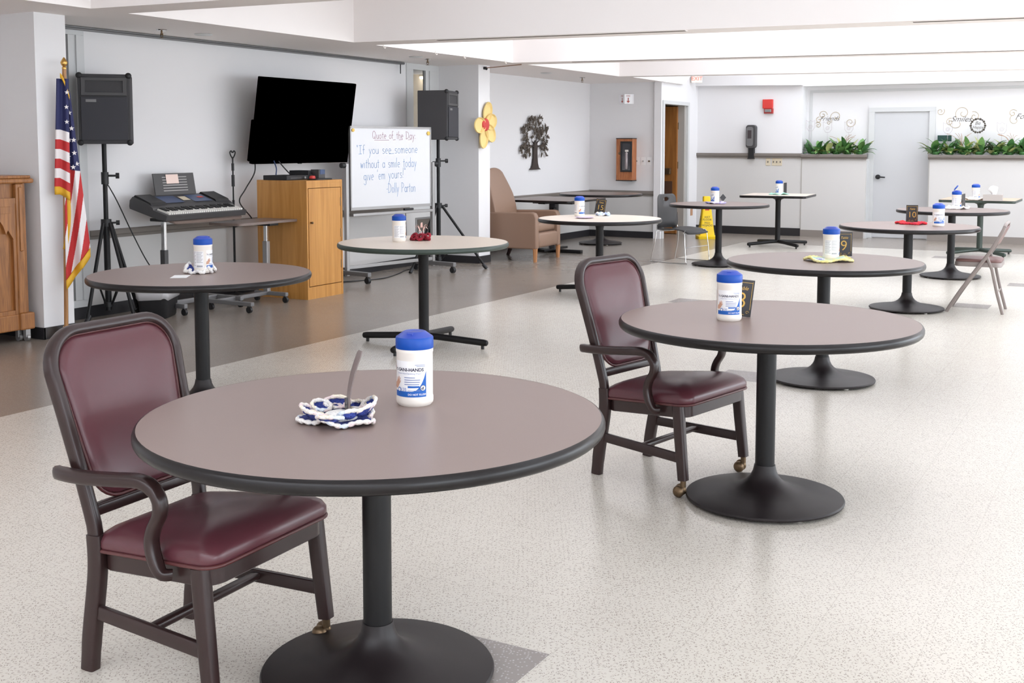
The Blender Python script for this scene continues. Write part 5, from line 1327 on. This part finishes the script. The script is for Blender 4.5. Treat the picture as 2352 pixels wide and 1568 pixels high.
# ------------------------------------------------------------------ far niche: plants, picks and wall words
def plant(name, label, loc, seed, sc=1.0, kinds=('leaf', 'leaf2', 'leaf3')):
    rnd = random.Random(seed); t = thing(name, label, 'plant', loc, 0, 'leafy plants on the far ledge')
    b = MB()
    for k in range(30):
        a = rnd.uniform(0, 2*PI); up = rnd.uniform(.2, 1.45); L_ = rnd.uniform(.17, .27)*sc*(.75+.3*up/1.45); W_ = L_*rnd.uniform(.15, .23)
        d = Vector((math.cos(a)*1.0, math.sin(a)*.45, 0)).normalized(); s = Vector((-d.y, d.x, 0)); base = Vector((rnd.uniform(-.07, .07), rnd.uniform(-.03, .03), .0))
        b.m(M[rnd.choices(kinds, (5, 4, 2))[0]])
        cu = rnd.uniform(.1, .5)
        def f(u, v):
            e = up-cu*u*u; wv = W_*math.sin(PI*min(1, .06+.94*u))**.8*(v-.5)*2
            return base+d*(L_*u*math.cos(e*.9))+Vector((0, 0, .01+L_*u*math.sin(max(-.2, e))))+s*wv+Vector((0, 0, .25*abs(wv)))
        b.grid(f, 7, 2)
    b.build('leaves', None, t, 70)
    MB().lathe([(0, 0), (.05, 0), (.06, .03), (.05, .045), (0, .05)], 14).build('root_clump', M['leaf2'], t)
    return t
ld = 1.30; yl = 18.17
names = ['leafy plant at the left end of the left ledge', 'leafy plant second from the left on the left ledge', 'leafy plant in the middle of the left ledge below the left door side words', 'leafy plant second from the door on the left ledge', 'leafy plant nearest the grey door on the left ledge']
for i, x in enumerate((-4.71, -4.54, -4.36, -4.18, -4.00)): plant('ledge_plant', names[i], (x, yl, ld), 100+i, 1.05)
names = ['leafy plant nearest the grey door on the right ledge', 'leafy plant beside the green sign on the right ledge', 'leafy plant left of the round sign on the right ledge', 'leafy plant under the round sign on the right ledge', 'leafy plant right of the round sign', 'leafy plant second from the right photo edge on the ledge', 'leafy plant on the ledge at the right photo edge']
for i, x in enumerate((-2.88, -2.68, -2.47, -2.27, -2.06, -1.86, -1.68)): plant('ledge_plant', names[i], (x, yl, ld), 200+i, 1.08)
def grass(label, loc, seed):
    rnd = random.Random(seed); t = thing('dry_grass_stems', label, 'plant', loc, 0)
    b = MB()
    for k in range(7):
        a = rnd.uniform(-1, 1); p = [(0, 0, 0), (.03*a, 0, .12), (.10*a, 0, .22), (.22*a, 0, .24+.05*rnd.random())]
        b.tube(crom(p, 4), .0028, 5)
    b.build('stems', M['straw'], t)
grass('brown dry grass stems in the left ledge plants', (-4.27, 18.22, 1.32), 5); grass('brown dry grass stems left of the round sign', (-2.52, 18.22, 1.34), 6); grass('brown dry grass stems right of the round sign', (-1.83, 18.22, 1.34), 7)
def tulip(label, x, z):
    t = thing('wire_tulip', label, 'garden pick', (x, 18.25, 1.30), 0, 'wire tulips among the plants')
    h = z-1.30
    pts = [(-.068, 0, h+.09), (-.062, 0, h-.03), (-.03, 0, h-.075), (.03, 0, h-.075), (.062, 0, h-.03), (.068, 0, h+.09), (.03, 0, h+.065), (0, 0, h+.095), (-.03, 0, h+.065)]
    b = MB(); b.tube(pts+[pts[0]], .0032, 6)
    b.tube([(.035*(1-i/30)*math.cos(i*.55), 0, h-.015+.035*(1-i/30)*math.sin(i*.55)) for i in range(26)], .0028, 6)
    b.build('flower_head', M['wire'], t); MB().cyl((0, 0, 0), (0, 0, h-.075), .003, 6).build('stem', M['wire'], t)
tulip('pale wire tulip at the left end of the left ledge', -4.79, 1.745); tulip('pale wire tulip under the word Friends', -4.52, 1.72); tulip('pale wire tulip right of the word Friends', -4.19, 1.715)
tulip('pale wire tulip left of the round sign', -2.73, 1.69); tulip('pale wire tulip right of the round sign', -1.98, 1.685)
t = thing('round_sign_pick', 'round cut out metal greeting sign on a stick among the right plants', 'garden pick', (-2.31, 18.25, 1.30), 0)
b = MB()
for k in range(20):
    a = 2*PI*k/20; b.sphere((.10*math.cos(a), 0, .43+.10*math.sin(a)), .013 if k % 2 else .018, 8)
b.build('ring', M['decal'], t)
p = MB().m(M['decal']); add_text(p, 'Be', .075, lambda x, y: (x, -.004, y), -.005, .465, shear=.3); add_text(p, 'Happy', .06, lambda x, y: (x, -.004, y), 0, .405, shear=.3); p.build('lettering', None, t, 0, fix=False)
MB().cyl((0, 0, 0), (0, 0, .335), .004, 8).build('stick', M['wire'], t)
tag(MB().box2((-.10, -.006, -.045), (.10, .006, .045), .002).build('green_plaque', M['green_sign'], None, 0, loc=(-2.78, 18.30, 1.545)), 'dark green plaque half hidden by plants right of the grey door', 'plaque')
bpy.data.objects['green_plaque']
def spiral(b, cx, cz, r0, turns, a0, sgn=1, n=40, r=.0035):
    pts = [(cx+r0*(1-i/(n*1.15))*math.cos(a0+sgn*turns*2*PI*i/n), -.003, cz+r0*(1-i/(n*1.15))*math.sin(a0+sgn*turns*2*PI*i/n)) for i in range(n)]
    b.tube(pts, r, 5); return pts
def words(label, s, x, z, size, extra):
    t = thing('wall_decal', label, 'wall decal', (x, 18.378, z), 0, 'scrolled words on the far wall')
    p = MB(); add_text(p, s, size, lambda a, c: (a, -.002, c), 0, 0, shear=.5, bold=-.0012); p.build('lettering', M['decal'], t, 0, fix=False)
    b = MB()
    for e in extra: spiral(b, *e)
    b.build('scrolls', M['decal_gold'], t)
words('scrolled black word Friends on the far wall left of the grey door', 'Friends', -4.53, 1.86, .105, [(-.10, .06, .07, 1.4, 0), (.11, .03, .10, 1.2, -2.2, -1), (-.16, -.02, .05, 1.2, 1.5), (.0, -.07, .035, 1.2, 0)])
words('scrolled black word Smiles on the far wall right of the grey door', 'Smiles', -2.57, 1.83, .115, [(.03, .09, .11, 1.3, -2.5, -1), (.19, .04, .075, 1.3, 2, -1), (-.15, -.04, .06, 1.3, 1.2), (-.04, -.05, .13, .6, 2.8)])
words('scrolled black word Food on the far wall at the right photo edge', 'Food', -1.70, 1.86, .115, [(-.15, .05, .06, 1.3, .5), (-.12, -.05, .08, .9, 2), (.10, .06, .09, 1.3, -2.4, -1)])
for x, z, r0, lb in ((-4.20, 1.80, .085, 'single gold scroll right of the word Friends'), (-4.70, 1.76, .05, 'single gold scroll left of the word Friends'), (-2.86, 1.95, .06, 'single gold scroll left of the word Smiles')):
    b = MB(); spiral(b, 0, 0, r0, 1.4, .6 if x > -4.5 else 2.6, -1); tag(b.build('wall_scroll', M['decal_gold'], None, 60, loc=(x, 18.377, z)), lb, 'wall decal', 'loose scrolls on the far wall')
